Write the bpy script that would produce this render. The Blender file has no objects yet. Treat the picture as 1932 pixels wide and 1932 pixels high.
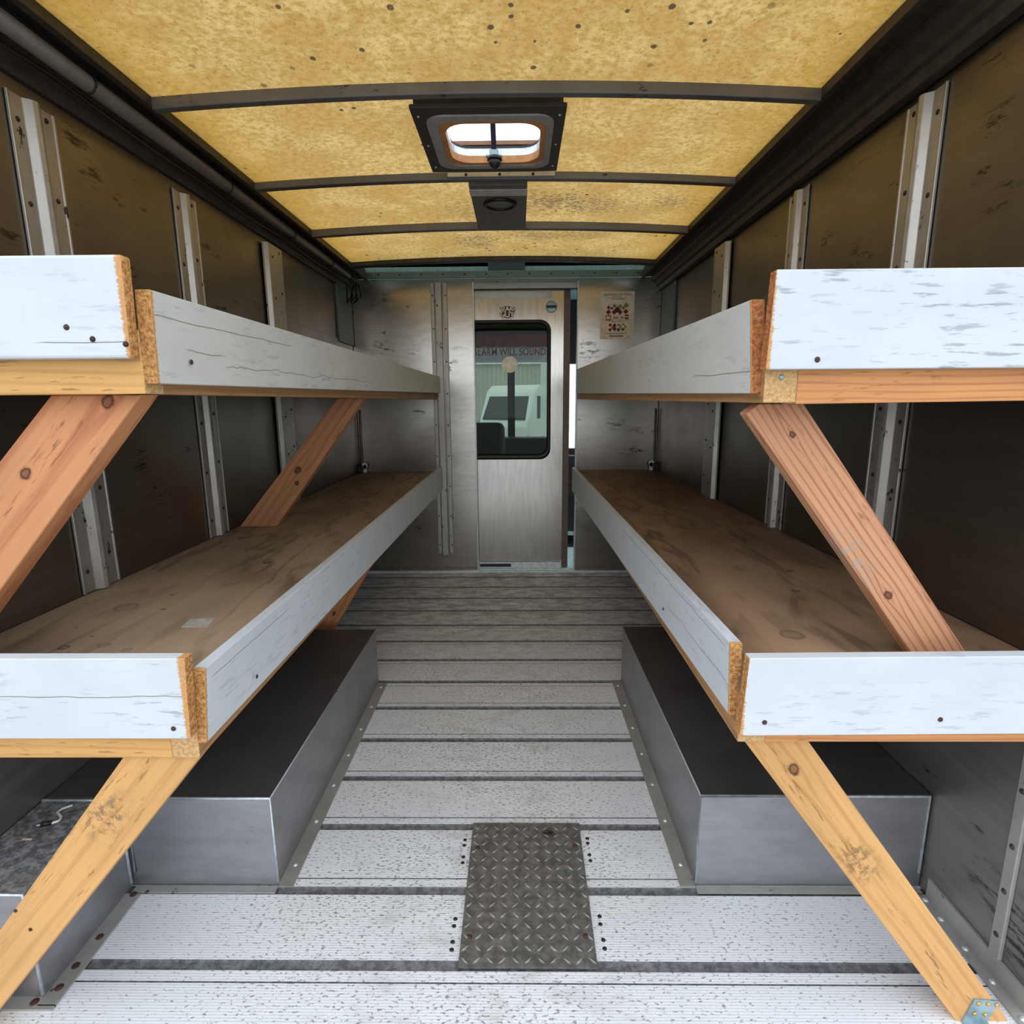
import bpy, bmesh, math, random
from mathutils import Vector, Matrix
random.seed(7)
S = bpy.context.scene
COL = S.collection

# ------------------------------------------------------------------ camera
PITCH, YAW, ROLL, CAM_H = math.radians(10.978), math.radians(0.703), math.radians(0.40), 1.15
Fv = Vector((-math.sin(YAW)*math.cos(PITCH), math.cos(YAW)*math.cos(PITCH), -math.sin(PITCH)))
Rv = Vector((math.cos(YAW), math.sin(YAW), 0))
Uv = Rv.cross(Fv)
r_ = Rv*math.cos(ROLL) - Uv*math.sin(ROLL)
u_ = Rv*math.sin(ROLL) + Uv*math.cos(ROLL)
cd = bpy.data.cameras.new('camera'); cam = bpy.data.objects.new('camera', cd); COL.objects.link(cam)
cd.sensor_width = 36; cd.lens = 1077/1932*36; cd.clip_start = .02; cd.clip_end = 300
cam.matrix_world = Matrix(((r_.x, u_.x, -Fv.x, 0), (r_.y, u_.y, -Fv.y, 0), (r_.z, u_.z, -Fv.z, CAM_H), (0, 0, 0, 1)))
S.camera = cam

# ------------------------------------------------------------------ world: flat overcast sky
W = bpy.data.worlds.new('world'); S.world = W; W.use_nodes = True
bg = W.node_tree.nodes['Background']
bg.inputs[0].default_value = (0.86, 0.93, 1.0, 1); bg.inputs[1].default_value = 2.3
S.view_settings.view_transform = 'Standard'; S.view_settings.look = 'None'
S.view_settings.exposure = 0.0; S.view_settings.gamma = 1.0; S.view_settings.use_curve_mapping = False

# ------------------------------------------------------------------ material helpers
class NT:
    def __init__(s, name):
        s.m = bpy.data.materials.new(name); s.m.use_nodes = True
        s.n = s.m.node_tree.nodes; s.l = s.m.node_tree.links
        s.b = s.n['Principled BSDF']; s.out = s.n['Material Output']
        s.tc = s.n.new('ShaderNodeTexCoord'); s.co = s.tc.outputs['Object']
    def link(s, a, b): s.l.new(a, b)
    def setv(s, sock, v):
        if hasattr(v, 'node'): s.link(v, sock)
        elif isinstance(v, (tuple, list)):
            sock.default_value = tuple(v)+(1,) if len(v) == 3 and sock.type == 'RGBA' else v
        else: sock.default_value = v
    def mapping(s, scale=(1,1,1), loc=(0,0,0), rot=(0,0,0), src=None):
        n = s.n.new('ShaderNodeMapping'); s.link(src or s.co, n.inputs[0])
        n.inputs['Scale'].default_value = scale; n.inputs['Location'].default_value = loc; n.inputs['Rotation'].default_value = rot
        return n.outputs[0]
    def noise(s, vec, scale=5, detail=3, rough=.55, dist=0):
        n = s.n.new('ShaderNodeTexNoise'); s.link(vec, n.inputs['Vector'])
        n.inputs['Scale'].default_value = scale; n.inputs['Detail'].default_value = detail
        n.inputs['Roughness'].default_value = rough; n.inputs['Distortion'].default_value = dist
        return n.outputs['Fac']
    def voro(s, vec, scale=5, rnd=1):
        n = s.n.new('ShaderNodeTexVoronoi'); s.link(vec, n.inputs['Vector'])
        n.inputs['Scale'].default_value = scale; n.inputs['Randomness'].default_value = rnd
        return n.outputs['Distance'], n.outputs['Color']
    def wave(s, vec, scale, dist=0, detail=2, dscale=1, dirn='Y', prof='SIN', phase=0):
        n = s.n.new('ShaderNodeTexWave'); s.link(vec, n.inputs['Vector']); n.bands_direction = dirn; n.wave_profile = prof
        n.inputs['Scale'].default_value = scale; n.inputs['Distortion'].default_value = dist
        n.inputs['Detail'].default_value = detail; n.inputs['Detail Scale'].default_value = dscale
        n.inputs['Phase Offset'].default_value = phase
        return n.outputs['Fac']
    def math(s, op, a, b=0.0, c=None, clamp=False):
        n = s.n.new('ShaderNodeMath'); n.operation = op; n.use_clamp = clamp
        s.setv(n.inputs[0], a); s.setv(n.inputs[1], b)
        if c is not None: s.setv(n.inputs[2], c)
        return n.outputs[0]
    def ramp(s, v, lo, hi, a=0.0, b=1.0):
        n = s.n.new('ShaderNodeMapRange'); n.interpolation_type = 'SMOOTHSTEP'
        s.setv(n.inputs[0], v); n.inputs[1].default_value = lo; n.inputs[2].default_value = hi
        n.inputs[3].default_value = a; n.inputs[4].default_value = b
        return n.outputs[0]
    def mix(s, f, a, b):
        n = s.n.new('ShaderNodeMix'); n.data_type = 'RGBA'
        s.setv(n.inputs[0], f); s.setv(n.inputs[6], a); s.setv(n.inputs[7], b)
        return n.outputs[2]
    def sep(s, v=None):
        n = s.n.new('ShaderNodeSeparateXYZ'); s.link(v or s.co, n.inputs[0]); return n.outputs
    def dist(s, p, scale=(1,1,1), src=None):
        m = s.n.new('ShaderNodeVectorMath'); m.operation = 'SUBTRACT'; s.link(src or s.co, m.inputs[0]); m.inputs[1].default_value = p
        k = s.n.new('ShaderNodeVectorMath'); k.operation = 'MULTIPLY'; s.link(m.outputs[0], k.inputs[0]); k.inputs[1].default_value = scale
        l = s.n.new('ShaderNodeVectorMath'); l.operation = 'LENGTH'; s.link(k.outputs[0], l.inputs[0])
        return l.outputs['Value']
    def bump(s, h, strength=.3, distance=.002):
        n = s.n.new('ShaderNodeBump'); n.inputs['Strength'].default_value = strength; n.inputs['Distance'].default_value = distance
        s.link(h, n.inputs['Height']); s.link(n.outputs[0], s.b.inputs['Normal'])
    def fin(s, color=None, rough=None, metal=None, spec=None):
        if color is not None: s.setv(s.b.inputs['Base Color'], color)
        if rough is not None: s.setv(s.b.inputs['Roughness'], rough)
        if metal is not None: s.setv(s.b.inputs['Metallic'], metal)
        if spec is not None: s.setv(s.b.inputs['Specular IOR Level'], spec)
        return s.m

_flat = {}
def flat(name, c, rough=.5, metal=0.0, noise=.12):
    if name in _flat: return _flat[name]
    t = NT(name); n = t.noise(t.co, 40, 3)
    f = t.ramp(n, .3, .7)
    col = t.mix(f, tuple(x*(1-noise) for x in c), tuple(min(1, x*(1+noise)) for x in c))
    _flat[name] = t.fin(col, rough, metal); return _flat[name]

def aluminium(name, base=(.52,.51,.50), streak=(1,1,1), rough=.38, marks=.5, metal=.85, grime=.3, seed=0.0, mscale=1.0, rvar=.08, mgate=.45, scuffs=()):
    """brushed sheet, worn: streak stretches the scratches along one axis"""
    t = NT(name)
    off = (seed, seed*1.7, seed*.6)
    big = t.noise(t.mapping((1.2,1.2,1.2), off), 2.2, 4, .6)
    st = t.noise(t.mapping(tuple(streak), off), 14*mscale, 4, .65)
    col = t.mix(t.ramp(st, .3, .7), tuple(c*.86 for c in base), base)
    col = t.mix(t.math('MULTIPLY', t.ramp(big, .42, .72), grime), col, tuple(c*.45 for c in (base[0]*1.05, base[1], base[2]*.9)))
    mk = t.noise(t.mapping(tuple(1+ (x-1)*.55 for x in streak), (seed+3, seed, 5)), 11*mscale, 5, .7)
    gate = t.noise(t.mapping((1,1,1), (9, seed, 2)), 2.3, 2)
    m2 = t.math('MULTIPLY', t.ramp(mk, .62, .68), t.ramp(gate, mgate, mgate+.15))
    if scuffs:
        sn = t.noise(t.mapping(tuple(1+(q-1)*.8 for q in streak), (seed, 8, 1)), 26, 5, .75)
        for sp, ss in scuffs:
            sm = t.math('MULTIPLY', t.ramp(t.dist(sp, ss), 1.0, .25), t.ramp(sn, .50, .60))
            col = t.mix(t.math('MULTIPLY', sm, .85), col, (.025,.022,.02))
    col = t.mix(t.math('MULTIPLY', m2, marks), col, (.03,.027,.025))
    r = t.ramp(t.math('ADD', t.math('MULTIPLY', big, .6), t.math('MULTIPLY', st, .4)), .3, .7, rough-rvar*.7, rough+rvar)
    return t.fin(col, r, metal)

def timber(name, light, dark, knots=(), seed=0.0, freq=34, contrast=.8, smudges=()):
    """sawn fir: local x runs along the grain"""
    t = NT(name); x, y, z = t.sep()
    warp = t.noise(t.mapping((1.6, 6, 6), (seed, 0, seed)), 1.0, 2)
    ph = t.math('ADD', y, t.math('MULTIPLY', warp, .035))
    for kx, ky, kr in knots:
        d = t.dist((kx, ky, 0), (.45, 1, 0))
        g = t.math('DIVIDE', kr*1.5, t.math('ADD', 1.0, t.math('POWER', t.math('DIVIDE', d, kr*2.2), 2.0)))
        sg = t.math('SIGN', t.math('SUBTRACT', y, ky))
        ph = t.math('SUBTRACT', ph, t.math('MULTIPLY', g, sg))
    ph = t.math('ADD', ph, t.math('MULTIPLY', z, .55))
    s = t.math('SINE', t.math('MULTIPLY', ph, freq*6.28))
    ring = t.ramp(s, .2, 1.0)
    fib = t.noise(t.mapping((5, 160, 160), (seed, 1, 1)), 1.0, 3)
    var = t.noise(t.mapping((2.5, 9, 9), (seed+4, 2, 1)), 1.0, 3)
    col = t.mix(t.ramp(var, .3, .75), light, tuple(c*.82 for c in light))
    col = t.mix(t.math('MULTIPLY', ring, t.math('MULTIPLY', t.ramp(fib, .3, .6, .45, 1.0), contrast)), col, dark)
    for kx, ky, kr in knots:
        d = t.dist((kx, ky, 0), (.8, 1, 0))
        w = t.noise(t.co, 90, 2)
        dd = t.math('ADD', d, t.math('MULTIPLY', t.math('SUBTRACT', w, .5), .008))
        col = t.mix(t.ramp(dd, kr*1.25, kr*.75), col, tuple(c*.62 for c in dark))
        ringk = t.math('MULTIPLY', t.ramp(dd, kr*.45, kr*.62), t.ramp(dd, kr*.95, kr*.72))
        col = t.mix(t.math('MULTIPLY', ringk, .9), col, (.035,.018,.012))
    for kx, ky, kr, c in smudges:
        d = t.dist((kx, ky, 0), (.6, 1, 0)); w = t.noise(t.mapping((1,1,1), (seed,0,0)), 60, 4, .7)
        f = t.math('MULTIPLY', t.ramp(d, kr, kr*.2), t.ramp(w, .45, .62))
        col = t.mix(t.math('MULTIPLY', f, .75), col, c)
    pit = t.noise(t.mapping((22, 170, 170), (seed, 7, 1)), 1.0, 3, .6)
    pg = t.ramp(t.noise(t.mapping((2.5, 22, 10), (seed+2, 3, 1)), 1.0, 2), .45, .6)
    col = t.mix(t.math('MULTIPLY', t.math('MULTIPLY', t.ramp(pit, .58, .66), pg), .7), col, tuple(c*.55 for c in dark))
    col = t.mix(t.math('MULTIPLY', t.ramp(fib, .4, .7), .18), col, dark)
    t.bump(t.math('ADD', ring, fib), .15, .001)
    return t.fin(col, .62, 0.0, .3)

def paint(name, seed=0.0, cracks=(), wear=.6, base=(.58,.605,.635), stains=()):
    """white paint rubbed off along the grain; bare wood where the near end (local x = 0) was sawn"""
    t = NT(name); x, y, z = t.sep()
    a = t.noise(t.mapping((16, 110, 60), (seed, seed*2, 0)), 1.0, 4, .62)
    gate = t.noise(t.mapping((3, 9, 4), (seed+1, 0, 2)), 1.0, 3)
    col = t.mix(t.ramp(t.noise(t.mapping((3, 5, 5), (seed,1,2)), 2, 3), .3, .7), base, tuple(c*.93 for c in base))
    f = t.math('MULTIPLY', t.ramp(a, .555, .64), t.ramp(gate, .38, .58))
    col = t.mix(t.math('MULTIPLY', f, wear), col, (.30,.32,.35))
    for cx0, cx1, cy, amp in cracks:
        w = t.noise(t.mapping((9, 0, 0), (seed+cy*9, 0, 0)), 1.0, 3)
        dd = t.math('ABSOLUTE', t.math('SUBTRACT', y, t.math('ADD', cy-amp*.5, t.math('MULTIPLY', w, amp))))
        m = t.math('MULTIPLY', t.ramp(dd, .0011, .0004), t.math('MULTIPLY', t.ramp(x, cx0-.005, cx0+.01), t.ramp(x, cx1+.01, cx1-.02)))
        col = t.mix(t.math('MULTIPLY', m, .85), col, (.16,.13,.11))
    ed = t.math('ADD', x, t.math('MULTIPLY', t.math('SUBTRACT', t.noise(t.mapping((20, 330, 60), (seed,0,0)), 1.0, 4, .7), .5), .013))
    raw = t.mix(t.noise(t.co, 220, 3), (.36,.14,.04), (.72,.40,.16))
    col = t.mix(t.ramp(ed, .0075, .004), col, raw)
    t.bump(a, .12, .0008)
    return t.fin(col, .55, 0.0, .35)

def endgrain(name, c1=(.62,.33,.11), c2=(.30,.12,.04)):
    t = NT(name)
    n = t.noise(t.mapping((1,1,1)), 160, 4, .7); v, _ = t.voro(t.co, 210)
    col = t.mix(t.ramp(n, .35, .65), c2, c1)
    col = t.mix(t.ramp(v, .0, .25, .5, 0), col, (.85,.60,.33))
    t.bump(n, .8, .004)
    return t.fin(col, .8, 0, .2)

# ------------------------------------------------------------------ mesh helpers
class MB:
    def __init__(s): s.bm = bmesh.new()
    def hexa(s, P, mi=0):
        v = [s.bm.verts.new(p) for p in P]
        for f in ((0,3,2,1),(4,5,6,7),(0,1,5,4),(1,2,6,5),(2,3,7,6),(3,0,4,7)):
            s.bm.faces.new([v[i] for i in f]).material_index = mi
        return v
    def box(s, x0, x1, y0, y1, z0, z1, mi=0):
        return s.hexa([(x0,y0,z0),(x1,y0,z0),(x1,y1,z0),(x0,y1,z0),(x0,y0,z1),(x1,y0,z1),(x1,y1,z1),(x0,y1,z1)], mi)
    def prism(s, prof, axis, a, b, mi=0, caps=True):
        def P(q, t):
            return {'x': (t, q[0], q[1]), 'y': (q[0], t, q[1]), 'z': (q[0], q[1], t)}[axis]
        A = [s.bm.verts.new(P(q, a)) for q in prof]; Bv = [s.bm.verts.new(P(q, b)) for q in prof]
        n = len(prof)
        for i in range(n):
            s.bm.faces.new((A[i], A[(i+1)%n], Bv[(i+1)%n], Bv[i])).material_index = mi
        if caps:
            s.bm.faces.new(A[::-1]).material_index = mi; s.bm.faces.new(Bv).material_index = mi
    def tube(s, path, r, n=10, mi=0, caps=True, closed=False):
        path = [Vector(p) for p in path]; rings = []
        N = len(path)
        for i, p in enumerate(path):
            if closed: d = path[(i+1)%N] - path[i-1]
            else: d = path[min(i+1, N-1)] - path[max(i-1, 0)]
            d.normalize(); up = Vector((0,0,1)) if abs(d.z) < .9 else Vector((1,0,0))
            a = d.cross(up).normalized(); b = d.cross(a)
            rr = r[i] if isinstance(r, (list, tuple)) else r
            rings.append([s.bm.verts.new(p + a*math.cos(k*2*math.pi/n)*rr + b*math.sin(k*2*math.pi/n)*rr) for k in range(n)])
        for i in range(N if closed else N-1):
            q = rings[(i+1)%N]
            for k in range(n):
                f = s.bm.faces.new((rings[i][k], rings[i][(k+1)%n], q[(k+1)%n], q[k])); f.material_index = mi; f.smooth = True
        if caps and not closed:
            s.bm.faces.new(rings[0][::-1]).material_index = mi; s.bm.faces.new(rings[-1]).material_index = mi
    def cyl(s, p0, p1, r, n=16, mi=0, r1=None): s.tube([p0, p1], [r, r if r1 is None else r1], n, mi)
    def dome(s, c, axis, r, h, n=12, mi=0):
        c = Vector(c); axis = Vector(axis).normalized()
        s.tube([c, c+axis*h*.6, c+axis*h], [r, r*.8, r*.3], n, mi)
    def build(s, name, mats, parent=None, bevel=0, seg=2, smooth=False, matrix=None, recalc=True):
        if recalc: bmesh.ops.recalc_face_normals(s.bm, faces=s.bm.faces)
        if smooth:
            for f in s.bm.faces: f.smooth = True
        me = bpy.data.meshes.new(name)
        if matrix is not None:
            inv = matrix.inverted()
            for v in s.bm.verts: v.co = inv @ v.co
        s.bm.to_mesh(me); s.bm.free()
        for m in (mats if isinstance(mats, (list, tuple)) else [mats]): me.materials.append(m)
        o = bpy.data.objects.new(name, me); COL.objects.link(o)
        if matrix is not None: o.matrix_world = matrix
        if parent is not None: adopt(o, parent)
        if bevel:
            b = o.modifiers.new('bevel', 'BEVEL'); b.width = bevel; b.segments = seg; b.limit_method = 'ANGLE'
        return o

WM = {}
def wmat(o):
    m = o.matrix_basis.copy(); p = o.parent
    if p is None: return m
    return wmat(p) @ o.matrix_parent_inverse @ m
def adopt(o, parent):
    o.parent = parent; o.matrix_parent_inverse = wmat(parent).inverted()

def tag(o, label=None, cat=None, group=None, kind=None):
    if label: o['label'] = label
    if cat: o['category'] = cat
    if group: o['group'] = group
    if kind: o['kind'] = kind
    return o
def thing(name, loc, label, cat, group=None, kind=None):
    o = bpy.data.objects.new(name, None); COL.objects.link(o); o.location = loc; o.empty_display_size = .05
    return tag(o, label, cat, group, kind)

def text_mesh(name, body, size, mat, matrix, parent, depth=.0006, align='CENTER', xs=1.0, fat=0.0):
    cu = bpy.data.curves.new(name, 'FONT'); cu.body = body; cu.size = size; cu.extrude = depth; cu.offset = fat; cu.align_x = align; cu.align_y = 'CENTER'
    tmp = bpy.data.objects.new('tmp_text', cu); COL.objects.link(tmp)
    bpy.context.view_layer.update()
    me = bpy.data.meshes.new_from_object(tmp.evaluated_get(bpy.context.evaluated_depsgraph_get()))
    bpy.data.objects.remove(tmp); me.name = name
    if xs != 1.0:
        for v in me.vertices: v.co.x *= xs
    me.materials.clear(); me.materials.append(mat)
    o = bpy.data.objects.new(name, me); COL.objects.link(o); o.matrix_world = matrix
    if parent: adopt(o, parent)
    return o
def facing_rear(x, y, z, rotdeg=0):   # text plane facing the rear of the van (-Y)
    return Matrix.Translation((x, y, z)) @ Matrix.Rotation(math.radians(90), 4, 'X') @ Matrix.Rotation(math.radians(rotdeg), 4, 'Z')

def frame_of(p0, xdir, ydir):
    """local frame: x along the board, y across its face, z out of it; origin at p0"""
    x = Vector(xdir).normalized(); z = x.cross(Vector(ydir)).normalized(); y = z.cross(x)
    m = Matrix(((x.x,y.x,z.x,p0[0]),(x.y,y.y,z.y,p0[1]),(x.z,y.z,z.z,p0[2]),(0,0,0,1)))
    return m

# ------------------------------------------------------------------ shared materials
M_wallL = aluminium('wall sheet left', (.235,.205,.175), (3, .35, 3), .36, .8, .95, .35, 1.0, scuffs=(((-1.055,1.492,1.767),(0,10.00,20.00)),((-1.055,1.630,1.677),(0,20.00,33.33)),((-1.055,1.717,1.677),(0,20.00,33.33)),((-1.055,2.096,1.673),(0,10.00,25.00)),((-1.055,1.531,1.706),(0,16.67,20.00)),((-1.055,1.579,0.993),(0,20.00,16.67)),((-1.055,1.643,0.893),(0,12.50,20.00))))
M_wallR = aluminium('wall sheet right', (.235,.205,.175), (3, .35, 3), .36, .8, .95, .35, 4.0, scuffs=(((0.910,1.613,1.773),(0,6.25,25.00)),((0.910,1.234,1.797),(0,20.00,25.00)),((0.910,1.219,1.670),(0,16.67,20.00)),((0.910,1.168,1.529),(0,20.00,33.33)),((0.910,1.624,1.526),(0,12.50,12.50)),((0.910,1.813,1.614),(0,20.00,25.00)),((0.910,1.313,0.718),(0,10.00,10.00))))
M_bulk = aluminium('bulkhead sheet', (.45,.42,.38), (.5, 2, 2.2), .22, .8, .95, .12, 2.0, 1.2, .03, scuffs=(((0.642,3.750,1.001),(11.11,0,20.00)),((0.815,3.750,0.959),(8.33,0,33.33)),((0.445,3.750,1.467),(10.00,0,10.00)),((0.647,3.750,1.416),(8.33,0,20.00)),((-0.867,3.750,1.493),(7.14,0,16.67)),((-0.852,3.750,1.797),(12.50,0,25.00)),((-0.646,3.750,1.087),(16.67,0,33.33)),((0.733,3.750,0.828),(7.14,0,25.00)),((-0.432,3.750,1.375),(12.50,0,16.67))))
M_door = aluminium('door sheet', (.52,.49,.445), (3.5, 2, .5), .20, .15, .95, .08, 6.0, 1.0, .03)
M_post = aluminium('post metal', (.46,.435,.40), (2.2, 2.2, 1.2), .42, 1.3, .7, .25, 3.0, 1.7, mgate=.33)
M_well = aluminium('wheel well sheet', (.40,.40,.42), (.8, 1, 3), .42, .35, .85, .3, 5.0)
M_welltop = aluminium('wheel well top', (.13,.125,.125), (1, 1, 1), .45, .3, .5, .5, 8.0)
M_low = aluminium('lower wall sheet', (.36,.34,.325), (3, .35, 3), .42, .7, .85, .3, 15.0, scuffs=(((.957,.99,.17),(0,9,14)),((.957,.93,.12),(0,12,12))))
M_seam = flat('weld seam', (.62,.67,.70), .45, .6, .2)
M_trim = aluminium('base angle', (.44,.43,.41), (1, 1, 1), .5, 1.1, .4, .5, 9.0, 2.0, mgate=.38)
M_dark = flat('shadow dark aluminium', (.055,.048,.042), .5, .3, .2)  # aluminium rails, with their shadow put into the dark base colour
M_bow = aluminium('roof bow metal', (.20,.195,.19), (.4, 2, 2), .45, 1.0, .4, .5, 7.0, 2.0, mgate=.38)
M_black = flat('black plastic', (.012,.012,.013), .45)
M_rubber = flat('black rubber', (.008,.008,.008), .4)
M_teal = flat('teal cab paint', (.34,.60,.64), .45)
M_mint = flat('pale mint cab paint', (.60,.80,.76), .45)
M_rust = flat('rusty screw', (.055,.022,.016), .7, .2, .4)
M_brass = flat('yellow zinc screw', (.62,.36,.10), .35, .7)
M_steel = flat('zinc steel', (.30,.40,.44), .45, .6, .2)
M_bright = flat('bright aluminium', (.72,.74,.76), .4, .6)
M_end = endgrain('sawn end grain')
M_endred = endgrain('sawn end grain red', (.50,.20,.07), (.26,.08,.03))

# ------------------------------------------------------------------ floor
def floor_mat():
    t = NT('floor planking'); x, y, z = t.sep()
    cl = t.noise(t.mapping((1,1,1)), 2.2, 3)
    mid = t.math('ABSOLUTE', t.math('SUBTRACT', x, -.08))
    sp = t.noise(t.mapping((1.5, 3.2, 1)), 62, 3, .6)
    dens = t.math('ADD', t.ramp(cl, .3, .7, -.035, .02), t.ramp(mid, .15, .75, .015, -.03))
    sp2 = t.math('ADD', sp, dens)
    col = t.mix(t.ramp(cl, .3, .7), (.78,.79,.83), (.86,.87,.90))
    col = t.mix(t.math('MULTIPLY', t.ramp(sp2, .56, .63), .75), col, (.13,.115,.10))
    film = t.math('MULTIPLY', t.ramp(t.noise(t.mapping((1, 2, 1), (4,2,0)), 9, 5, .7), .45, .75), t.ramp(mid, .6, .05))
    col = t.mix(t.math('MULTIPLY', film, .42), col, (.24,.21,.17))
    far = t.math('MULTIPLY', t.ramp(y, 2.1, 3.2), t.ramp(t.noise(t.mapping((1.2, 2.5, 1), (3,8,0)), 8, 5, .75), .42, .6))
    col = t.mix(t.math('MULTIPLY', far, .6), col, (.16,.135,.11))
    wv = t.wave(t.co, 55, 0, 0, 1, 'Y')
    col = t.mix(t.math('MULTIPLY', wv, .10), col, (.35,.36,.40))
    t.bump(wv, .25, .001)
    return t.fin(col, .5, .08, .4)
M_floor = floor_mat()
def groove_mat():
    t = NT('floor groove'); n = t.noise(t.co, 70, 4, .7)
    col = t.mix(t.ramp(n, .35, .65), (.12,.12,.13), (.27,.27,.28)); return t.fin(col, .6, .3)
M_groove = groove_mat()
bands = [.775, .9825, 1.167, 1.376, 1.582, 1.787, 1.997, 2.205, 2.41, 2.615, 2.82, 3.03, 3.235, 3.44, 3.65]
prof = [(.55, 0, 0)]
for k, b in enumerate(bands):
    side = 1 if 1.1 < b < 2.1 else -1
    t1 = b + side*.036
    cuts = sorted([(b, .0115, .006), (t1, .0018, .003)])
    for c, hw, dp in cuts:
        prof += [(c-hw, 0, 1), (c-hw+.0006, -dp, 1), (c+hw-.0006, -dp, 1), (c+hw, 0, 0)]
prof.append((3.80, 0, 0))
fb = MB(); X0, X1 = -1.12, .957
rows = [(fb.bm.verts.new((X0, y, z)), fb.bm.verts.new((X1, y, z))) for y, z, _ in prof]
for i in range(len(rows)-1):
    f = fb.bm.faces.new((rows[i][0], rows[i][1], rows[i+1][1], rows[i+1][0])); f.material_index = prof[i][2]
fb.box(X0, X1, .55, 3.80, -.09, -.02, 1)
floor = fb.build('floor', [M_floor, M_groove], recalc=False)
tag(floor, 'ribbed aluminium plank floor running across the aisle, speckled with dirt', 'floor', None, 'structure')
for (x, y) in [(-.148,1.329),(-.148,1.31),(-.147,1.271),(-.147,1.252),(.179,1.335),(.178,1.319),(.178,1.279),(.178,1.26),
               (-.148,1.092),(-.149,1.074),(-.148,1.036),(-.148,1.018),(.179,1.10),(.178,1.08),(.179,1.042),(.179,1.022)]:
    b = MB(); b.dome((x, y, -.0005), (0,0,1), .0055, .0025, 10); b.build('rivet', flat('dark rivet', (.03,.028,.03), .5, .4), floor)

# ------------------------------------------------------------------ walls
wl = MB(); wl.prism([(-1.055,.68),(-1.055,2.0),(-1.19,2.0),(-1.19,.68)], 'y', .89, 3.80); wl.box(-1.19,-1.12,.89,3.80,-.09,.68,1)
tag(wl.build('wall_left', [M_wallL, M_low]), 'scuffed aluminium side wall on the left of the cargo area', 'wall', None, 'structure')
wr = MB(); wr.prism([(.91,.68),(1.03,.68),(1.03,2.0),(.91,2.0)], 'y', .89, 3.80); wr.box(.957,1.03,.89,3.80,-.09,.68,1)
tag(wr.build('wall_right', [M_wallR, M_low]), 'scuffed aluminium side wall on the right of the cargo area', 'wall', None, 'structure')

# front bulkhead with the door opening
wf = MB()
wf.box(-1.055, -.279, 3.756, 3.79, 0, 1.90); wf.box(.374, .91, 3.756, 3.79, 0, 1.90)
wf.box(-.279, .374, 3.758, 3.79, 1.875, 1.90)
wf.box(-1.04, .895, 3.748, 3.757, 1.902, 1.944)          # riveted head strip
wf.box(-1.12, -1.055, 3.77, 3.79, 0, .68); wf.box(.91, .957, 3.77, 3.79, 0, .68)
wfo = wf.build('wall_front', M_bulk, bevel=.0015, seg=1)
tag(wfo, 'scuffed aluminium bulkhead with a door opening at the far end', 'wall', None, 'structure')
for i in range(15):
    b = MB(); b.dome((-1.0+i*.134, 3.748, 1.925), (0,-1,0), .006, .004, 8); b.build('rivet', M_dark, wfo)
for x0, x1 in ((-.283,-.275), (.372,.379)):
    b = MB(); b.box(x0, x1, 3.750, 3.80, .005, 1.88); b.build('jamb', M_bright, wfo, bevel=.002)
b = MB(); b.box(-1.05, -.279, 3.748, 3.757, .0, .014); b.box(.374, .91, 3.748, 3.757, .0, .014); b.build('sill_strip', M_bright, wfo)
# vertical channel on the bulkhead
ch = MB()
ch.box(-.546, -.521, 3.742, 3.756, .137, 1.873); ch.box(-.515, -.475, 3.728, 3.756, .130, 1.873); ch.box(-.469, -.442, 3.742, 3.756, .137, 1.873)
cho = ch.build('channel_rail', M_post, wfo, bevel=.003)
for z in [.2 + i*.2 for i in range(9)]:
    for x in (-.533, -.455):
        b = MB(); b.dome((x, 3.742, z), (0,-1,0), .005, .003, 8); b.build('rivet', M_dark, cho)

# base angles along the open floor edges
bt = MB(); bt.box(.928, .9565, .82, 1.155, .0006, .006); bt.box(.951, .9565, .89, 1.155, .006, .05)
bto = bt.build('baseboard_right', M_trim); tag(bto, 'grey bolted angle along the foot of the right wall', 'trim', None, 'structure')
for y in (.88, .95, 1.02, 1.09, 1.14):
    b = MB(); b.dome((.940, y, .006), (0,0,1), .007, .004, 10); b.build('bolt', M_bright, bto)
b = MB(); b.box(.948, .957, .955, .98, .05, .66); o = b.build('trim_1', M_trim, bevel=.002)
tag(o, 'upright riveted strip on the lower right wall near the doorway', 'trim', None, 'structure')
for z in (.10, .2, .3, .42):
    b = MB(); b.dome((.948, .968, z), (-1,0,0), .006, .003, 8); b.build('rivet', M_dark, o)

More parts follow.
